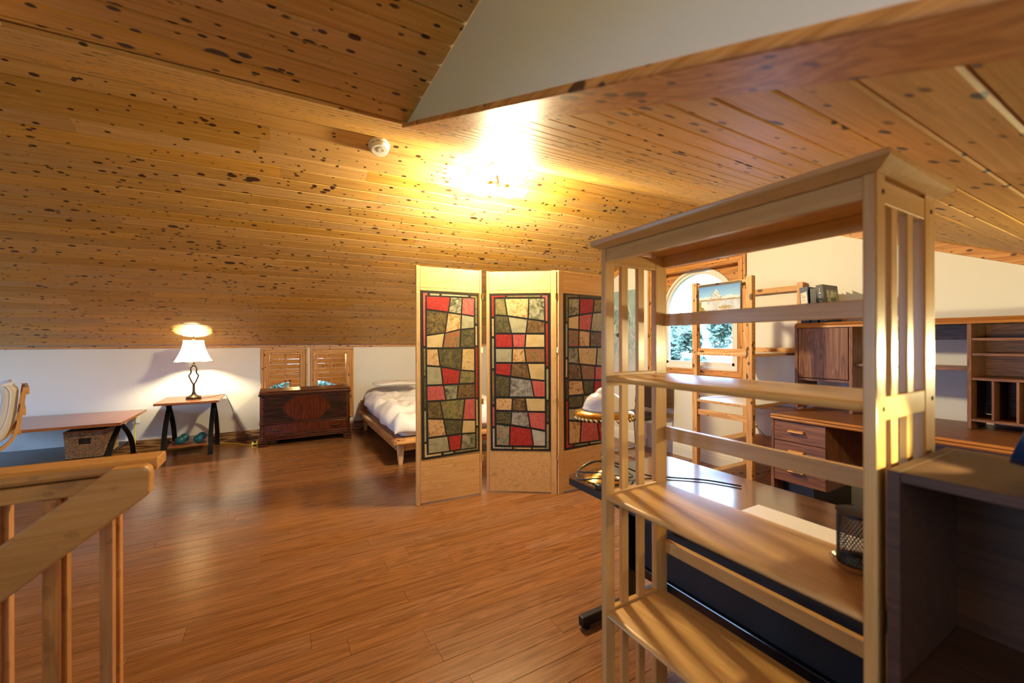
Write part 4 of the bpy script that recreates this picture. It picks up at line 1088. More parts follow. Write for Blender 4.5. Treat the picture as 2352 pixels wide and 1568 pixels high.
for y in (.668, .578, .478):
    obj('cubby_divider', B().box(HX + .006, HXB - .01, y - .005, y + .005, .798, 1.019), M['walnut_z'], ht, bevel=.001)
obj('side_panel', B().box(HX, HXB, HY0, HY0 + .02, z0, 1.349), M['walnut_z'], ht)
obj('shelf', B().box(HX + .02, HXB, HY0 + .021, .364, 1.070, 1.090), M['walnut_y'], ht)

# binders on the hutch
def tilt(y, ang):
    return Matrix.Translation((0, y, HT)) @ Matrix.Rotation(radians(ang), 4, 'X')
M['blue_cloth'] = plain('navy_binder', (.006, .020, .095), .45); M['paper'] = plain('paper_label', (.78, .70, .64), .8)
M['ink'] = plain('faded_ink', (.30, .25, .24), .8); M['orange_ink'] = plain('orange_ink', (.70, .22, .04), .8)
xf = tilt(1.592, -2.5)
t = thing('binder', 'navy blue ring binder with a torn white spine label, on the hutch', 'binder', (3.62, 1.62, HT), 'binders standing on the hutch')
obj('cover', B(xf).box(3.515, 3.76, 0, .004, .001, .278).box(3.515, 3.76, .052, .056, .001, .278).box(3.515, 3.519, .004, .052, .001, .278), M['blue_cloth'], t)
obj('sheets', B(xf).box(3.53, 3.74, .008, .044, .008, .262), plain('sheets', (.72, .70, .66), .9), t)
lb = obj('spine_label', B(xf).loft([(3.5140, .004, .150), (3.5140, .050, .140), (3.5140, .050, .232), (3.5140, .008, .242)], [(3.5150, .004, .150), (3.5150, .050, .140), (3.5150, .050, .232), (3.5150, .008, .242)]), M['paper'], t)
b = B(xf)
for k, (a, c, z) in enumerate(((.046, .020, .205), (.047, .018, .196), (.044, .022, .176))):
    b.box(3.5132, 3.5138, c, a, z, z + .0035)
obj('written_line', b, M['ink'], lb); obj('heading', B(xf).box(3.5132, 3.5138, .036, .047, .216, .221), M['orange_ink'], lb)
xf = tilt(1.543, -2.5)
t = thing('binder', 'plain black ring binder between the navy binder and the picture binder', 'binder', (3.62, 1.57, HT), 'binders standing on the hutch')
obj('cover', B(xf).box(3.530, 3.77, 0, .003, .001, .262).box(3.530, 3.77, .038, .041, .001, .262).box(3.530, 3.533, .003, .038, .001, .262), M['black'], t)
obj('sheets', B(xf).box(3.55, 3.75, .006, .034, .006, .25), plain('sheets_b', (.72, .70, .66), .9), t)
xf = Matrix.Translation((0, 0, .0052)) @ tilt(1.474, -6)
t = thing('binder', 'black binder with white spine lettering and a green leaf photo on its cover', 'binder', (3.62, 1.50, HT), 'binders standing on the hutch')
cv = obj('cover', B(xf).box(3.508, 3.74, 0, .004, .001, .280).box(3.508, 3.74, .040, .044, .001, .280).box(3.508, 3.512, .004, .040, .001, .280), M['black'], t)
obj('sheets', B(xf).box(3.53, 3.72, .008, .036, .008, .262), plain('sheets_c', (.72, .70, .66), .9), t)
def leafpic(u, v):
    n = noise.fractal(Vector((u * 5, v * 7, 2)), .7, 2, 5); k = max(0, min(1, .5 + 1.3 * n))
    e = min(u, 1 - u, v, 1 - v) * 9
    k *= max(0, min(1, e))
    return (.02 + .34 * k, .03 + .34 * k, .01 + .07 * k)
pc = printed('cover_photo', leafpic, xf @ Vector((3.548, -.0012, .035)), (xf @ Vector((3.735, -.0012, .035))) - (xf @ Vector((3.548, -.0012, .035))), (xf @ Vector((3.548, -.0012, .245))) - (xf @ Vector((3.548, -.0012, .035))), 44, 48, vcol('leaf_print', .3, .3), cv)
def letters(txt, size, mat, parent, place):
    dg = None
    for k, ch in enumerate(txt):
        cu = bpy.data.curves.new('lettering', 'FONT'); cu.body = ch; cu.size = size; cu.align_x = 'CENTER'; cu.extrude = .0006; cu.resolution_u = 2
        to = bpy.data.objects.new('lettering', cu); C.objects.link(to)
        bpy.context.view_layer.update()
        me = bpy.data.meshes.new_from_object(to.evaluated_get(bpy.context.evaluated_depsgraph_get()))
        bpy.data.objects.remove(to); me.transform(place(k)); me.materials.clear(); me.materials.append(mat)
        o = bpy.data.objects.new('letter', me); C.objects.link(o); par(o, parent)
rot = Matrix(((0, 0, -1, 0), (-1, 0, 0, 0), (0, 1, 0, 0), (0, 0, 0, 1)))
letters('JACUZZI', .026, plain('white_ink', (.8, .8, .78), .6), cv, lambda k: xf @ Matrix.Translation((3.5075, .022, .240 - .030 * k)) @ rot)

# ================================================================== CHAIR by the wall
chx, chy = 3.46, 3.27
t = thing('side_chair', 'dark brown padded chair on a chrome sled base by the right wall', 'chair', (chx, chy, 0))
M['vinyl'] = plain('dark_brown_vinyl', (.022, .012, .010), .38)
sb = B().grid(lambda u, v: Vector((3.24 + .43 * u, 3.055 + .44 * v, .455 + .012 * (sin(pi * u) * sin(pi * v)) ** .5 - .03 * (1 - u) ** 6)), 12, 12)
b = B().prism(rrect(3.24, 3.67, 3.055, 3.495, .05, 5), 'z', .415, .452)
obj('seat', b, M['vinyl'], t, bevel=.012, seg=3)
xfb = Matrix.Translation((3.655, 0, .50)) @ Matrix.Rotation(radians(12), 4, 'Y')
b = B(xfb).prism(rrect(3.065, 3.485, 0.0, .34, .06, 5), 'x', -.016, .016)
obj('backrest', b, M['vinyl'], t, bevel=.010, seg=3)
for y in (3.075, 3.475):
    fr_ = [(3.72, y, .80), (3.665, y, .52), (3.64, y, .44), (3.60, y, .405), (3.36, y, .405), (3.30, y, .40), (3.275, y, .37), (3.262, y, .06), (3.275, y, .022), (3.31, y, .011), (3.62, y, .011), (3.655, y, .022), (3.66, y, .05), (3.63, y, .40)]
    obj('side_frame', B().tube(smooth_path(fr_, 4), .010, 8), M['chrome'], t, smooth=60)
for (x, z) in ((3.31, .0115), (3.60, .395)):
    obj('cross_tube', B().tube([(x, 3.075, z), (x, 3.475, z)], .009, 8), M['chrome'], t, smooth=60)
# wolf picture on the gable wall
def wolf(u, v):
    # u across (left to right), v up
    def mixc(a, b_, k): k = max(0, min(1, k)); return tuple(a[i] * (1 - k) + b_[i] * k for i in range(3))
    st = noise.fractal(Vector((u * 26 - v * 6, v * 15 + u * 8, 5)), .8, 2, 4); n1 = noise.fractal(Vector((u * 6, v * 10, 1)), .8, 2, 4)
    bgc = mixc((.33, .47, .50), (.24, .37, .42), .5 + .6 * n1)
    c = bgc
    cx = .36
    du = (u - cx)
    # furry body and ruff
    ruff = ((du) / .62) ** 2 + ((v - .42) / .40) ** 2
    if ruff < 1 + .3 * st or v < .42: c = mixc((.20, .35, .42), (.50, .56, .62), .5 + 1.3 * st)
    if v < .34: c = mixc(c, (.52, .55, .64), min(1, (.34 - v) / .25))
    # head
    hd_ = (du / .40) ** 2 + ((v - .63) / .155) ** 2
    if hd_ < 1.0 + .3 * st: c = mixc((.08, .17, .23), (.34, .46, .50), .42 + 1.3 * st)
    for s in (-1, 1):
        ex, ey = du - s * .26, v - .795
        if -.075 < ey < .085 and abs(ex) < .115 * (1 - (ey + .075) / .17) + .02: c = mixc((.06, .14, .19), (.22, .34, .38), .5 + 1.2 * st)
        if -.075 < ey < .10 and abs(abs(ex) - (.115 * (1 - (ey + .075) / .17) + .02)) < .022: c = (.50, .58, .58)
        if ((du - s * .20) / .17) ** 2 + ((v - .565) / .075) ** 2 < 1 + .4 * st: c = mixc((.62, .66, .68), (.40, .48, .52), .5 + st)
        if ((du - s * .125) / .042) ** 2 + ((v - .625) / .012) ** 2 < 1: c = (.03, .05, .05)
    if (du / (.075 + .05 * max(0, .66 - v))) ** 2 + ((v - .56) / .12) ** 2 < 1: c = mixc((.16, .27, .33), (.42, .50, .54), .5 + 1.2 * st)
    if (du / .06) ** 2 + ((v - .485) / .022) ** 2 < 1: c = (.02, .03, .04)
    return c
t = thing('wolf_picture', 'tall blue-grey picture of a wolf hanging left of the arched window', 'picture', (3.83, 3.85, 1.36))
obj('panel', B().box(3.822, 3.842, 3.578, 4.12, .80, 1.888), plain('picture_edge', (.30, .40, .44), .7), t)
printed('printed_canvas', wolf, (3.8212, 4.12, .80), (0, -.542, 0), (0, 0, 1.088), 90, 180, vcol('wolf_print', .6), t)
# unseen copy of the ceiling fixture, added behind the camera as warm fill
p = Vector((-.25, -.55, DZ)); xf = Matrix(((1, 0, 0, p.x), (0, -1, 0, p.y), (0, 0, -1, p.z), (0, 0, 0, 1)))
t = thing('ceiling_light', 'added fill light on the dormer ceiling above the stairs, unseen behind the camera', 'light', p)
fixture(t, xf, M['opal_fill'])

# ================================================================== CEDAR CHEST
QX0, QX1, QY0, QY1 = -.185, .852, 5.715, 6.17
ch = thing('blanket_chest', 'dark mahogany waterfall blanket chest with a veneered diamond, below the two small windows', 'chest', ((QX0 + QX1) / 2, (QY0 + QY1) / 2, 0))
R_ = .045
def fpoly(x0, x1, y0, y1, r):
    return [(x1, y1), (x0, y1)] + arc((x0 + r, y0 + r), r, 180, 270, 6) + arc((x1 - r, y0 + r), r, 270, 360, 6)
obj('body', B().prism(fpoly(QX0 + .012, QX1 - .012, QY0 + .012, QY1, R_), 'z', .12, .598), M['mah'], ch, smooth=35)
obj('front_veneer', B().box(QX0 + .062, QX1 - .062, QY0 + .0085, QY0 + .013, .276, .586), M['mah_dark'], ch)
zc = .440; xc = (QX0 + QX1) / 2
dia = [(xc - .27, zc + .022), (xc - .255, zc + .045), (xc - .135, .578), (xc + .125, .583), (xc + .25, zc + .05), (xc + .265, zc + .02), (xc + .262, zc - .02), (xc + .13, .283), (xc - .13, .283), (xc - .262, zc - .025)]
obj('diamond_veneer', B().prism(dia, 'y', QY0 + .0065, QY0 + .0084), M['mah_red'], ch)
obj('keyhole', B().lathe([(0, 0), (.005, 0), (0, .002)], (0, 0, 0), n=10), M['black'], ch) if False else None
obj('lock', B().prism(arc((xc, .560), .006, 0, 360, 10)[:-1], 'y', QY0 + .0045, QY0 + .0064), M['black'], ch)
# lid with rolled front edge
b = B()
prof = [(QY1, .602), (QY1, .656)] + [(QY0 + .045 - .05 * sin(radians(a)), .626 + .030 * cos(radians(a))) for a in (0, 20, 40, 60, 80, 95)] + [(QY0 - .004, .614), (QY0 + .002, .602)]
obj('lid', B().prism(prof, 'x', QX0 + .008, QX1 - .008), M['mah'], ch, smooth=35, bevel=.006)
b = B()
obj('lid_moulding', B().prism(fpoly(QX0 - .004, QX1 + .004, QY0 - .004, QY1, R_ + .012), 'z', .5985, .6135), M['mah_dark'], ch, smooth=35, bevel=.003)
obj('waist_moulding', B().prism(fpoly(QX0 + .004, QX1 - .004, QY0 + .003, QY1, R_ + .006), 'z', .258, .274), M['mah'], ch, smooth=35, bevel=.004)
dr = obj('drawer_front', B().box(QX0 + .065, QX1 - .065, QY0 + .006, QY0 + .013, .142, .252), M['mah_red'], ch, bevel=.002)
for x in (.015, .662):
    hb = B().tube([(x - .045, QY0 + .006, .193), (x - .040, QY0 - .016, .193), (x - .02, QY0 - .021, .193), (x + .02, QY0 - .021, .193), (x + .040, QY0 - .016, .193), (x + .045, QY0 + .006, .193)], .0065, 8)
    obj('handle', hb, M['bronze'], dr, smooth=60)
for k, (o, z0, z1) in enumerate(((.010, .106, .134), (.004, .086, .105), (-.002, .066, .085))):
    obj('base_moulding', B().prism(fpoly(QX0 + o, QX1 - o, QY0 + o, QY1, R_ + .006), 'z', z0, z1), M['mah'], ch, smooth=35, bevel=.004)
for x0, x1 in ((QX0 - .004, QX0 + .10), (QX1 - .10, QX1 + .004)):
    for z0, z1 in ((.0, .030), (.031, .064)):
        bb = B().box(x0, x1, QY0 - .004, QY1, z0, z1)
        obj('foot', bb, M['mah'], ch, bevel=.012, seg=3)

# ================================================================== END TABLE + LAMP
def wishbone_end(parent, x, y0, y1, zt, w=.045, th=.012, ins=.02):
    # two bowed flat legs of one end, crossing just below the top
    ym = (y0 + y1) / 2; h = zt
    for s, ya in ((-1, y0), (1, y1)):
        sp = abs(ym - ya) - ins
        pts = []
        for i in range(13):
            u = i / 12
            off = -.10 + (sp + .10) * (1 - (1 - u) ** 2.1)
            pts.append((x + (.007 if s > 0 else -.007), ym + s * off, h * (1 - u)))
        obj('leg', B().strip(pts, w, th, (1, 0, 0)), M['black_metal'], parent, bevel=.001)
    obj('end_bar', B().box(x - w / 2, x + w / 2, y0 + .06, y1 - .06, zt + .0005, zt + .012), M['black_metal'], parent)
def slab_top(parent, x0, x1, y0, y1, z0, z1):
    obj('table_top', B().box(x0, x1, y0, y1, z0, z1), M['cherry'], parent, bevel=.002)
ET = (-1.118, -.556, 5.60, 6.235)
et = thing('end_table', 'cherry-topped end table on bowed black metal legs, with the lit lamp on it', 'table', (-.837, 5.92, 0))
slab_top(et, *ET, .580, .604)
for x in (-1.04, -.632): wishbone_end(et, x, ET[2] + .035, ET[3] - .05, .566)
obj('under_frame', B().box(-1.02, -.65, 5.70, 5.73, .562, .5795).box(-1.02, -.65, 6.08, 6.11, .562, .5795) if False else B().box(-1.02, -.65, 5.68, 6.13, .568, .5795), M['black_metal'], et)
obj('lower_shelf', B().box(-1.015, -.657, 5.66, 6.16, .110, .128), M['cherry'], et, bevel=.002)
lx_, ly_, lz_ = -.815, 5.87, .604
lp = thing('table_lamp', 'lit table lamp with white bell shade and open bronze stem', 'lamp', (lx_, ly_, lz_))
obj('base', B().lathe([(0, 0), (.072, 0), (.074, .010), (.068, .018), (.072, .022), (.066, .030), (.040, .040), (.022, .055), (.014, .080), (.012, .085), (0, .086)], (lx_, ly_, lz_), n=32, wob=lambda a: 1 + .02 * cos(8 * a)), M['bronze'], lp, smooth=35)
obj('lower_stem', B().lathe([(.012, .084), (.011, .17), (.014, .178), (0, .18)], (lx_, ly_, lz_), n=14), M['bronze'], lp, smooth=40)
for s in (-1, 1):
    pts = [(lx_ + s * q, ly_, lz_ + z) for q, z in ((.004, .172), (.016, .190), (.030, .225), (.043, .262), (.040, .275), (.027, .292), (.024, .32), (.028, .34), (.022, .362), (.008, .376), (.002, .378))]
    obj('frame_arm', B().tube(smooth_path(pts, 4), .0075, 8), M['bronze'], lp, smooth=60)
obj('collar', B().lathe([(0, .376), (.012, .376), (.022, .386), (.020, .392), (.010, .396), (.011, .44), (0, .44)], (lx_, ly_, lz_), n=20), M['bronze'], lp, smooth=40)
obj('socket', B().lathe([(0, .44), (.016, .44), (.016, .50), (0, .50)], (lx_, ly_, lz_), n=16), M['brass'], lp, smooth=40)
m = bpy.data.materials.new('lampshade_cloth'); m.use_nodes = True; nt = m.node_tree; nt.nodes.clear()
o_ = nt.nodes.new('ShaderNodeOutputMaterial'); tr = nt.nodes.new('ShaderNodeBsdfTranslucent'); tr.inputs[0].default_value = (.92, .84, .68, 1)
df = nt.nodes.new('ShaderNodeBsdfDiffuse'); df.inputs[0].default_value = (.85, .78, .66, 1); mx = nt.nodes.new('ShaderNodeMixShader'); mx.inputs[0].default_value = .45
nt.links.new(tr.outputs[0], mx.inputs[1]); nt.links.new(df.outputs[0], mx.inputs[2]); nt.links.new(mx.outputs[0], o_.inputs[0])
M['shade'] = m
def shp(v):  # radius of the bell at height v (0 bottom, 1 top)
    return .096 + .086 * (1 - v) ** 1.9
def lobed(a): return 1 - .035 * abs(sin(4 * a))
b = B(); nu, nvv = 64, 14
b.grid(lambda u, v: Vector((lx_ + shp(v) * lobed(2 * pi * u) * cos(2 * pi * u), ly_ + shp(v) * lobed(2 * pi * u) * sin(2 * pi * u), lz_ + .420 + .250 * v + .010 * (1 - v) * abs(sin(8 * pi * u)))), nu, nvv)
obj('shade', b, M['shade'], lp, smooth=60, recalc=False)
M['shade_trim'] = plain('shade_trim', (.45, .33, .18), .7)
for k in range(8):
    a = 2 * pi * k / 8
    obj('shade_rib', B().tube([(lx_ + (shp(v) + .001) * cos(a), ly_ + (shp(v) + .001) * sin(a), lz_ + .420 + .250 * v) for v in [i / 10 for i in range(11)]], .0022, 5), M['shade_trim'], lp, smooth=60)
for v in (0, 1):
    obj('shade_binding', B().tube([(lx_ + shp(v) * lobed(2 * pi * i / 64) * cos(2 * pi * i / 64), ly_ + shp(v) * lobed(2 * pi * i / 64) * sin(2 * pi * i / 64), lz_ + .420 + .25 * v + (.010 * abs(sin(8 * pi * i / 64)) if v == 0 else 0)) for i in range(64)], .0032, 5, closed=True), M['shade_trim'], lp, smooth=60)
obj('harp', B().tube(smooth_path([(lx_ + .012, ly_, lz_ + .45), (lx_ + .05, ly_, lz_ + .53), (lx_ + .045, ly_, lz_ + .63), (lx_, ly_, lz_ + .682), (lx_ - .045, ly_, lz_ + .63), (lx_ - .05, ly_, lz_ + .53), (lx_ - .012, ly_, lz_ + .45)], 4), .002, 5), M['brass'], lp)
obj('finial', B().lathe([(0, .68), (.008, .683), (.005, .69), (.009, .70), (.004, .712), (0, .718)], (lx_, ly_, lz_), n=14), M['bronze'], lp, smooth=50)
obj('bulb', B().lathe([(.012, .50), (.02, .515), (.028, .54), (.026, .56), (.014, .575), (0, .578)], (lx_, ly_, lz_), n=16), plain('lit_lamp_bulb', (1, .84, .52), .4, emit=TABLE_W * 22), lp, smooth=60)
obj('cord', B().tube(smooth_path([(lx_ + .07, ly_ + .02, lz_ + .006), (-.66, 5.95, .610), (-.60, 6.0, .616), (-.552, 6.04, .622), (-.52, 6.05, .59), (-.47, 6.02, .46), (-.42, 5.96, .30), (-.33, 5.88, .16), (-.26, 5.825, .075), (-.215, 5.80, .055)], 6), .003, 6), M['black'], lp, smooth=60)
# dumbbells on the lower shelf
for i, (dx, lab) in enumerate(((-.905, 'left teal dumbbell of the pair on the end table shelf'), (-.745, 'right teal dumbbell of the pair on the end table shelf'))):
    d = thing('dumbbell', lab, 'dumbbell', (dx, 5.80, .129), 'teal dumbbells under the end table')
    def roll(prof, yc):
        b = B().lathe(prof, n=20)
        for k, v in enumerate(b.v): b.v[k] = Vector((dx + v.x + .10 * (yc + v.z - 5.8), yc + v.z, .176 + v.y))
        return b
    for yc in (5.72, 5.86):
        obj('weight', roll([(0, -.036), (.022, -.034), (.038, -.024), (.046, -.006), (.046, .006), (.038, .024), (.022, .034), (0, .036)], yc), M['teal'], d, smooth=60)
    obj('grip', roll([(.016, -.05), (.016, .05)], 5.79), M['teal'], d, smooth=60)

# ================================================================== LOW TABLE on the left, with basket
BT = (-2.75, -1.29, 5.27, 6.19)
lt = thing('low_table', 'long cherry-topped low table on bowed black legs along the white wall', 'table', (-2.0, 5.7, 0))
slab_top(lt, *BT, .457, .484)
for x in (-1.40, -2.62): wishbone_end(lt, x, BT[2] + .04, BT[3] - .05, .443)
obj('under_frame', B().box(-2.62, -1.40, 5.36, 6.08, .445, .4565), M['black_metal'], lt)
obj('lower_shelf', B().box(-2.60, -1.42, 5.36, 6.10, .135, .155), M['dark_shelf'], lt, bevel=.002)
bx0, bx1, by0, by1, bz0, bz1 = -1.715, -1.437, 5.40, 5.83, .1555, .415
m, nt, pr = newmat('seagrass_weave'); N = nt.nodes.new; Lk = nt.links.new
tc = N('ShaderNodeTexCoord'); br = N('ShaderNodeTexNoise'); br.inputs['Scale'].default_value = 90; Lk(tc.outputs['Object'], br.inputs['Vector'])
rp = N('ShaderNodeValToRGB'); rp.color_ramp.elements[0].color = (.10, .050, .020, 1); rp.color_ramp.elements[1].color = (.42, .25, .11, 1); rp.color_ramp.elements[0].position = .3; rp.color_ramp.elements[1].position = .7
Lk(br.outputs['Fac'], rp.inputs['Fac']); Lk(rp.outputs[0], pr.inputs['Base Color']); pr.inputs['Roughness'].default_value = .85
M['weave'] = m
bs = thing('basket', 'woven seagrass basket with a slot handle on the low table shelf', 'basket', ((bx0 + bx1) / 2, (by0 + by1) / 2, bz0))
nrw = 17
def bask(z):  # slight taper
    k = (z - bz0) / (bz1 - bz0); return .012 * (1 - k)
obj('liner', B().box(bx0 + .012, bx1 - .012, by0 + .012, by1 - .012, bz0, bz0 + .02), M['weave'], bs)
obj('inner_wall', B().hexa([(bx0 + .02, by0 + .02, bz0 + .02), (bx1 - .02, by0 + .02, bz0 + .02), (bx1 - .02, by0 + .024, bz0 + .02), (bx0 + .02, by0 + .024, bz0 + .02), (bx0 + .01, by0 + .010, bz1 - .02), (bx1 - .01, by0 + .010, bz1 - .02), (bx1 - .01, by0 + .014, bz1 - .02), (bx0 + .01, by0 + .014, bz1 - .02)]), M['dark'], bs)
wrng = random.Random(2)
wb = B()
for i in range(nrw):
    z = bz0 + .008 + (bz1 - bz0 - .03) * i / (nrw - 1); k = bask(z); path = []
    x0, x1, y0, y1 = bx0 + k, bx1 - k, by0 + k, by1 - k
    n = 12
    per = [(x0 + (x1 - x0) * j / n, y0) for j in range(n)] + [(x1, y0 + (y1 - y0) * j / n) for j in range(n)] + [(x1 - (x1 - x0) * j / n, y1) for j in range(n)] + [(x0, y1 - (y1 - y0) * j / n) for j in range(n)]
    hole = (9 <= i <= 11 + 1)
    for j in range(len(per)):
        a, c = per[j], per[(j + 1) % len(per)]
        if hole and j < n and 4 <= j <= 7: continue
        w_ = wrng.uniform(-.0015, .0015) + (.0025 if (i + j) % 2 else -.001)
        mx_, my_ = (a[0] + c[0]) / 2, (a[1] + c[1]) / 2
        ox, oy = (0, -1) if j < n else ((1, 0) if j < 2 * n else ((0, 1) if j < 3 * n else (-1, 0)))
        wb.tube([(a[0], a[1], z), (mx_ + ox * (.004 + w_), my_ + oy * (.004 + w_), z + wrng.uniform(-.001, .001)), (c[0], c[1], z)], .0078, 5)
wv = obj('weave', wb, M['weave'], bs, smooth=60, recalc=False); wv['kind'] = 'stuff'
rb = B(); 
for (a, c) in (((bx0, by0), (bx1, by0)), ((bx1, by0), (bx1, by1)), ((bx1, by1), (bx0, by1)), ((bx0, by1), (bx0, by0))):
    obj('rim', B().tube([(a[0], a[1], bz1 - .008), (c[0], c[1], bz1 - .008)], .009, 8), M['cherry'], bs, smooth=60)
obj('handle_slot', B().box(bx0 + .095, bx1 - .09, by0 - .003, by0 + .002, bz1 - .078, bz1 - .038) if False else B().box(bx0 + .092, bx1 - .088, by0 + .006, by0 + .009, bz1 - .085, bz1 - .035), M['dark'], bs)

# ================================================================== BED
bed = thing('platform_bed', 'low pine platform bed behind the folding screen', 'bed', (1.85, 5.1, 0))
EX0, EX1, EY0, EY1 = 1.005, 2.60, 4.10, 6.20
def capped(axis, a, b_, c0, c1, z0, z1, r=.018):
    pts = [(c0, z0 + .012), (c0 + .012, z0), (c1, z0), (c1, z1), (c0 + r + .02, z1), (c0 + .006, z1 - r), (c0, z1 - r - .014)]
    return pts
pl = [(EX0, .232), (EX0 + .016, .222), (EX0 + .12, .222), (EX0 + .12, .272), (EX0 + .03, .276), (EX0 + .008, .262), (EX0, .246)]
obj('side_rail', B().prism(pl, 'y', EY0, EY1), M['pine_trim'], bed, smooth=30)
obj('side_rail', B().prism([(EX0 + EX1 - x, z) for x, z in pl], 'y', EY0, EY1), M['pine_trim'], bed, smooth=30)
pf = [(EY0 - .012, .232), (EY0 + .004, .222), (EY0 + .11, .222), (EY0 + .11, .272), (EY0 + .02, .276), (EY0 - .004, .262), (EY0 - .012, .246)]
obj('foot_rail', B().prism(pf, 'x', EX0 + .02, EX1 - .02), M['pine_trim_x'], bed, smooth=30)
obj('apron', B().box(EX0 + .06, EX0 + .085, EY0 + .10, EY1 - .05, .135, .2215), M['pine_trim'], bed, bevel=.003)
obj('apron', B().box(EX0 + .10, EX1 - .10, EY0 + .10, EY0 + .125, .135, .2215), M['pine_trim_x'], bed, bevel=.003)
obj('headboard', B().box(EX0 + .04, EX1 - .04, EY1 - .04, EY1 - .005, .20, .42), M['pine_trim_x'], bed, bevel=.006)
for (x, y) in ((1.095, 4.20), (1.095, 6.10), (2.50, 4.20), (2.50, 6.10)):
    b = B(); n = 8
    rings = []
    for (z, r) in ((0, .018), (.06, .025), (.14, .031), (.2215, .032)):
        rings.append([(x + r * q[0], y + r * q[1], z) for q in ((-1, -.7), (-.7, -1), (.7, -1), (1, -.7), (1, .7), (.7, 1), (-.7, 1), (-1, .7))])
    for a, c in zip(rings[:-1], rings[1:]): pass
    vs = [q for r_ in rings for q in r_]; fs = [tuple(range(7, -1, -1)), tuple(24 + k for k in range(8))]
    for i in range(3):
        for k in range(8): fs.append((i * 8 + k, i * 8 + (k + 1) % 8, i * 8 + 8 + (k + 1) % 8, i * 8 + 8 + k))
    obj('leg', b.add(vs, fs), M['screen_wood_z'], bed, smooth=30)
mt = obj('mattress', B().prism(rrect(EX0 + .10, EX1 - .10, EY0 + .10, EY1 - .06, .08, 5), 'z', .273, .43), plain('mattress_cloth', (.70, .70, .74), .9), bevel=.03, seg=3)
tag(mt, 'pale mattress on the low pine bed, under the duvet', 'mattress')
def duv(u, v):
    x = 1.02 + 1.52 * u; y = 4.14 + 1.92 * v
    eu = min(u, 1 - u) * 1.52; ev = v * 1.92
    n1 = noise.fractal(Vector((x * 2.2, y * 2.2, 3.1)), .9, 2, 3); n2 = noise.fractal(Vector((x * 6.5 + y * 3, y * 5.5 - x, 8)), .8, 2, 3)
    h = .50 + .055 * n1 + .042 * n2 + .10 * max(0, v - .35)
    h += .022 * math.cos(y * 19 + 2.5 * n1) * (1 - abs(2 * u - 1) * .5)
    k = min(1, eu / .13); f2 = min(1, ev / .16); f3 = min(1, (1 - v) / .06)
    e = (1 - (1 - k) ** 2.6) * (1 - (1 - f2) ** 2.6) * (1 - (1 - f3) ** 2)
    zlow = .315 + .03 * noise.noise(Vector((x * 4, y * 4, 0))) + .09 * v
    z = zlow + (h - zlow) * e
    bul = .035 * (1 - k) * sin(pi * min(1, e * 1.0)) 
    hem = .05 * noise.noise(Vector((y * 3.1, x * 3.1, 5)))
    x += (-1 if u < .5 else 1) * bul + (hem * (1 - k) if u < .5 else 0); y += -.03 * (1 - f2) * sin(pi * e) - hem * .8 * (1 - f2)
    return Vector((x, y, z))
b = B().grid(duv, 74, 84)
dv = obj('duvet', b, M['linen'], None, smooth=180, recalc=False)
sm = dv.modifiers.new('thickness', 'SOLIDIFY'); sm.thickness = .022; sm.offset = -1
ss = dv.modifiers.new('smooth', 'SUBSURF'); ss.levels = 1; ss.render_levels = 1
tag(dv, 'rumpled white duvet spread over the low pine bed', 'duvet')
def pil(cx, cy, cz, lx, ly, lz, name, label):
    def fn(u, v):
        a = 2 * pi * u; bph = pi * (v - .5)
        sx = abs(cos(a)) ** .55 * (1 if cos(a) > 0 else -1); sy = abs(sin(a)) ** .55 * (1 if sin(a) > 0 else -1)
        cb_ = abs(cos(bph)) ** .7
        p = Vector((cx + lx * sx * cb_, cy + ly * sy * cb_, cz + lz * sin(bph) * (1 - .35 * abs(sx * sy) ** .5)))
        p.z += .012 * noise.noise(p * 7)
        return p
    o = obj(name, B().grid(fn, 40, 16), M['linen'], None, smooth=180, recalc=False)
    return tag(o, label, 'pillow')
pil(1.50, 5.90, .668, .34, .19, .05, 'pillow', 'flat white pillow on top of the duvet against the wall')

# ================================================================== BENT-WOOD ARMCHAIR at the left edge
ac = thing('armchair', 'bentwood armchair with cream cushion at the left edge, turned away from the stairs', 'armchair', (-1.70, 4.62, 0))
ac.rotation_euler = (0, 0, radians(21))
AX = .10; AZ = .02
def backc(y):  # side rail of the back, seen from its side
    return [(x + AX, yy, z + AZ) for x, yy, z in [(-1.780, y, .885), (-1.790, y, .80), (-1.800, y, .70), (-1.818, y, .58), (-1.850, y, .49), (-1.90, y, .432), (-1.97, y, .385), (-2.10, y, .335), (-2.30, y, .325), (-2.48, y, .37), (-2.56, y, .40)]]
for y in (4.62, 5.10):
    obj('back_frame', B().strip(smooth_path(backc(y), 4), .055, .020, (0, 1, 0)), M['birch'], ac)
    lg = [(-2.62, y - .06, .012), (-2.25, y - .06, .012), (-1.86, y - .06, .014), (-1.80, y - .06, .03), (-1.80, y - .06, .06), (-1.90, y - .06, .20), (-2.06, y - .06, .40), (-2.12, y - .06, .50), (-2.18, y - .06, .535), (-2.3, y - .06, .54), (-2.62, y - .06, .55)]
    obj('arm_frame', B().strip(smooth_path(lg, 4), .055, .022, (0, 1, 0)), M['birch'], ac)
for z, x in ((.88, -1.681), (.72, -1.698), (.575, -1.724)):
    obj('back_slat', B().box(x + .006, x + .022, 4.60, 5.12, z - .028, z + .028), M['birch'], ac, bevel=.004)
obj('cross_bar', B().box(-1.93, -1.905, 4.55, 5.07, .19, .24), M['birch'], ac, bevel=.004)
cu = [(-1.845, .905), (-1.812, .86), (-1.815, .80), (-1.822, .70), (-1.842, .59), (-1.876, .51), (-1.93, .455), (-2.0, .41), (-2.12, .36), (-2.3, .35), (-2.47, .39)]; cu = [(x + AX, z + AZ) for x, z in cu]
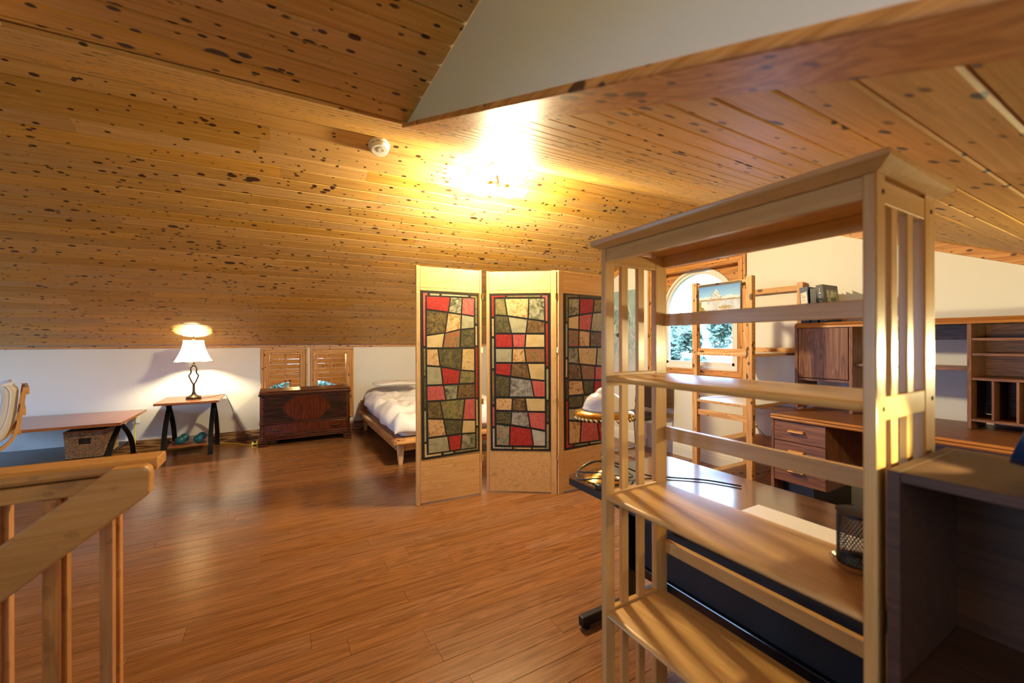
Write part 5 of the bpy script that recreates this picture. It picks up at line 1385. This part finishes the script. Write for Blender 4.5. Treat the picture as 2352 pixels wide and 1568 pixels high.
ci = [(-1.905, .90), (-1.900, .86), (-1.895, .80), (-1.905, .70), (-1.925, .62), (-1.965, .56), (-2.02, .52), (-2.10, .48), (-2.18, .45), (-2.33, .44), (-2.46, .46)]; ci = [(x + AX, z + AZ) for x, z in ci]
n = len(cu)
b2 = B()
vs = []
for y in (4.63, 5.09):
    vs += [(x, y, z) for x, z in cu] + [(x, y, z) for x, z in ci]
fs = []
for i in range(n - 1):
    fs += [(i, i + 1, n + i + 1, n + i), (2 * n + i, 3 * n + i, 3 * n + i + 1, 2 * n + i + 1), (i, 2 * n + i, 2 * n + i + 1, i + 1), (n + i, n + i + 1, 3 * n + i + 1, 3 * n + i)]
fs += [(0, n, 3 * n, 2 * n), (n - 1, 2 * n + n - 1, 3 * n + n - 1, n + n - 1)]
obj('seat_cushion', B().add(vs, fs), M['cream_fabric'], ac, bevel=.02, seg=3, smooth=50)
for y in (4.628, 5.092):
    obj('piping', B().tube(smooth_path([((a[0] + c[0]) / 2, y, (a[1] + c[1]) / 2) for a, c in zip(cu, ci)], 3), .004, 6), M['linen'], ac, smooth=60)
hr = [(-1.885, .918), (-1.852, .930), (-1.838, .915), (-1.850, .895), (-1.90, .86), (-1.918, .78), (-1.935, .72), (-1.975, .70), (-1.995, .74), (-1.985, .82), (-1.945, .885)]; hr = [(x + AX, z + AZ) for x, z in hr]
obj('headrest', B().prism(hr, 'y', 4.66, 5.06), M['linen'], ac, bevel=.012, seg=3, smooth=60)

# ================================================================== OUTLET, EXTENSION CORD, POWER BAR
oc = thing('wall_outlet', 'white double outlet low on the white wall behind the low table', 'outlet', (-1.405, YK - .003, .37))
obj('plate', B().box(-1.442, -1.368, YK - .005, YK - .0005, .315, .432), M['white'], oc, bevel=.002)
for z in (.35, .396):
    obj('socket_face', B().box(-1.421, -1.389, YK - .008, YK - .0052, z - .016, z + .016), M['white'], oc, bevel=.002)
ext = thing('extension_cord', 'yellow extension cord running from the outlet along the skirting to the chest', 'cord', (-.8, 6.1, 0))
obj('cable', B().tube(smooth_path([(-1.405, YK - .03, .396), (-1.40, YK - .05, .36), (-1.395, 6.20, .25), (-1.385, 6.16, .12), (-1.36, 6.10, .03), (-1.28, 6.04, .006), (-1.1, 6.10, .005), (-.85, 6.21, .005), (-.6, 6.20, .005), (-.42, 6.06, .005), (-.30, 5.90, .006), (-.245, 5.83, .02)], 7), .0048, 6), M['yellow'], ext, smooth=60)
obj('plug', B().box(-1.420, -1.390, YK - .042, YK - .0085, .380, .412), M['yellow'], ext, bevel=.004)
obj('outlet_block', B().prism([(5.775, .0), (5.83, .0), (5.83, .055), (5.775, .040)], 'x', -.255, -.192), M['yellow'], ext, bevel=.004)
obj('socket_recess', B().box(-.243, -.204, 5.7735, 5.7752, .010, .034), M['black'], ext)
obj('black_plug', B().box(-.236, -.211, 5.785, 5.815, .044, .085), M['black'], ext, bevel=.005)

# thin grey cable lying along the wall under the low table
cbx = obj('cable', B().tube(smooth_path([(-2.9, 6.235, .17), (-2.5, 6.235, .135), (-2.1, 6.235, .12), (-1.75, 6.235, .15), (-1.47, 6.25, .33)], 8), .003, 6), plain('grey_cable', (.16, .17, .2), .6), smooth=60)
tag(cbx, 'thin grey cable sagging along the wall beneath the low table', 'cable')

# ================================================================== STAIR GUARD in the foreground
RX1, RXL = -.305, -2.95
gd = thing('stair_railing', 'pine stair railing with square balusters and a sloping handrail, in the foreground', 'railing', (-1.3, 1.65, 0))
CT = .905
obj('top_cap', B().prism([(1.588, CT - .024), (1.594, CT - .034), (1.696, CT - .034), (1.702, CT - .024), (1.702, CT - .010), (1.692, CT), (1.600, CT), (1.588, CT - .010)], 'x', RXL, RX1 - .002), M['rail_x'], gd, bevel=.003)
for y0, y1 in ((1.597, 1.623), (1.667, 1.693)):
    obj('sub_rail', B().box(RXL, RX1 - .03, y0, y1, CT - .083, CT - .0345 - .006), M['rail_x'], gd, bevel=.003)
obj('core_rail', B().box(RXL, RX1 - .03, 1.6235, 1.6665, CT - .070, CT - .0343), M['rail_x'], gd)
b0 = None
x = -.4235; k = 0
while x > RXL + .05:
    for y0 in (1.5985, 1.6635):
        q = B().prism([(x - .0145, y0), (x + .0145, y0), (x + .0145, y0 + .030), (x - .0145, y0 + .030)], 'z', 0.001, CT - .0835) if False else None
        if b0 is None:
            me_b = B().box(-.0145, .0145, 0, .030, 0.001, CT - .0838)
            b0 = obj('baluster', me_b, M['rail_z'], gd, bevel=.0035)
            b0.location = (x, y0, 0)
        else:
            c = b0.copy(); C.objects.link(c); par(c, gd); c.location = (x, y0, 0)
    x -= .1135; k += 1
# the sloping handrail bolted to the front of it
hs = .773
def hrz(x_): return .902 + hs * (x_ + .392)
ht_, hb_ = .0, .143
xe = -.310
top = [(-.392, .902), (xe - .012, .902), (xe, .890), (xe, hrz(xe) - .143 + .004), (xe - .008, hrz(xe - .008) - .143), (-1.62, hrz(-1.62) - .143), (-1.62, hrz(-1.62))]
obj('handrail', B().prism(top, 'y', 1.520, 1.566), M['rail_x'], gd, bevel=.008, seg=3)
for xx in (-.50, -1.1):
    obj('rail_bracket', B().box(xx - .02, xx + .02, 1.5665, 1.5968, hrz(xx) - .105, hrz(xx) - .060), M['rail_x'], gd)
for (k, xx) in enumerate((-.55, -.80, -1.05, -1.30, -1.55, -1.80)):
    pass
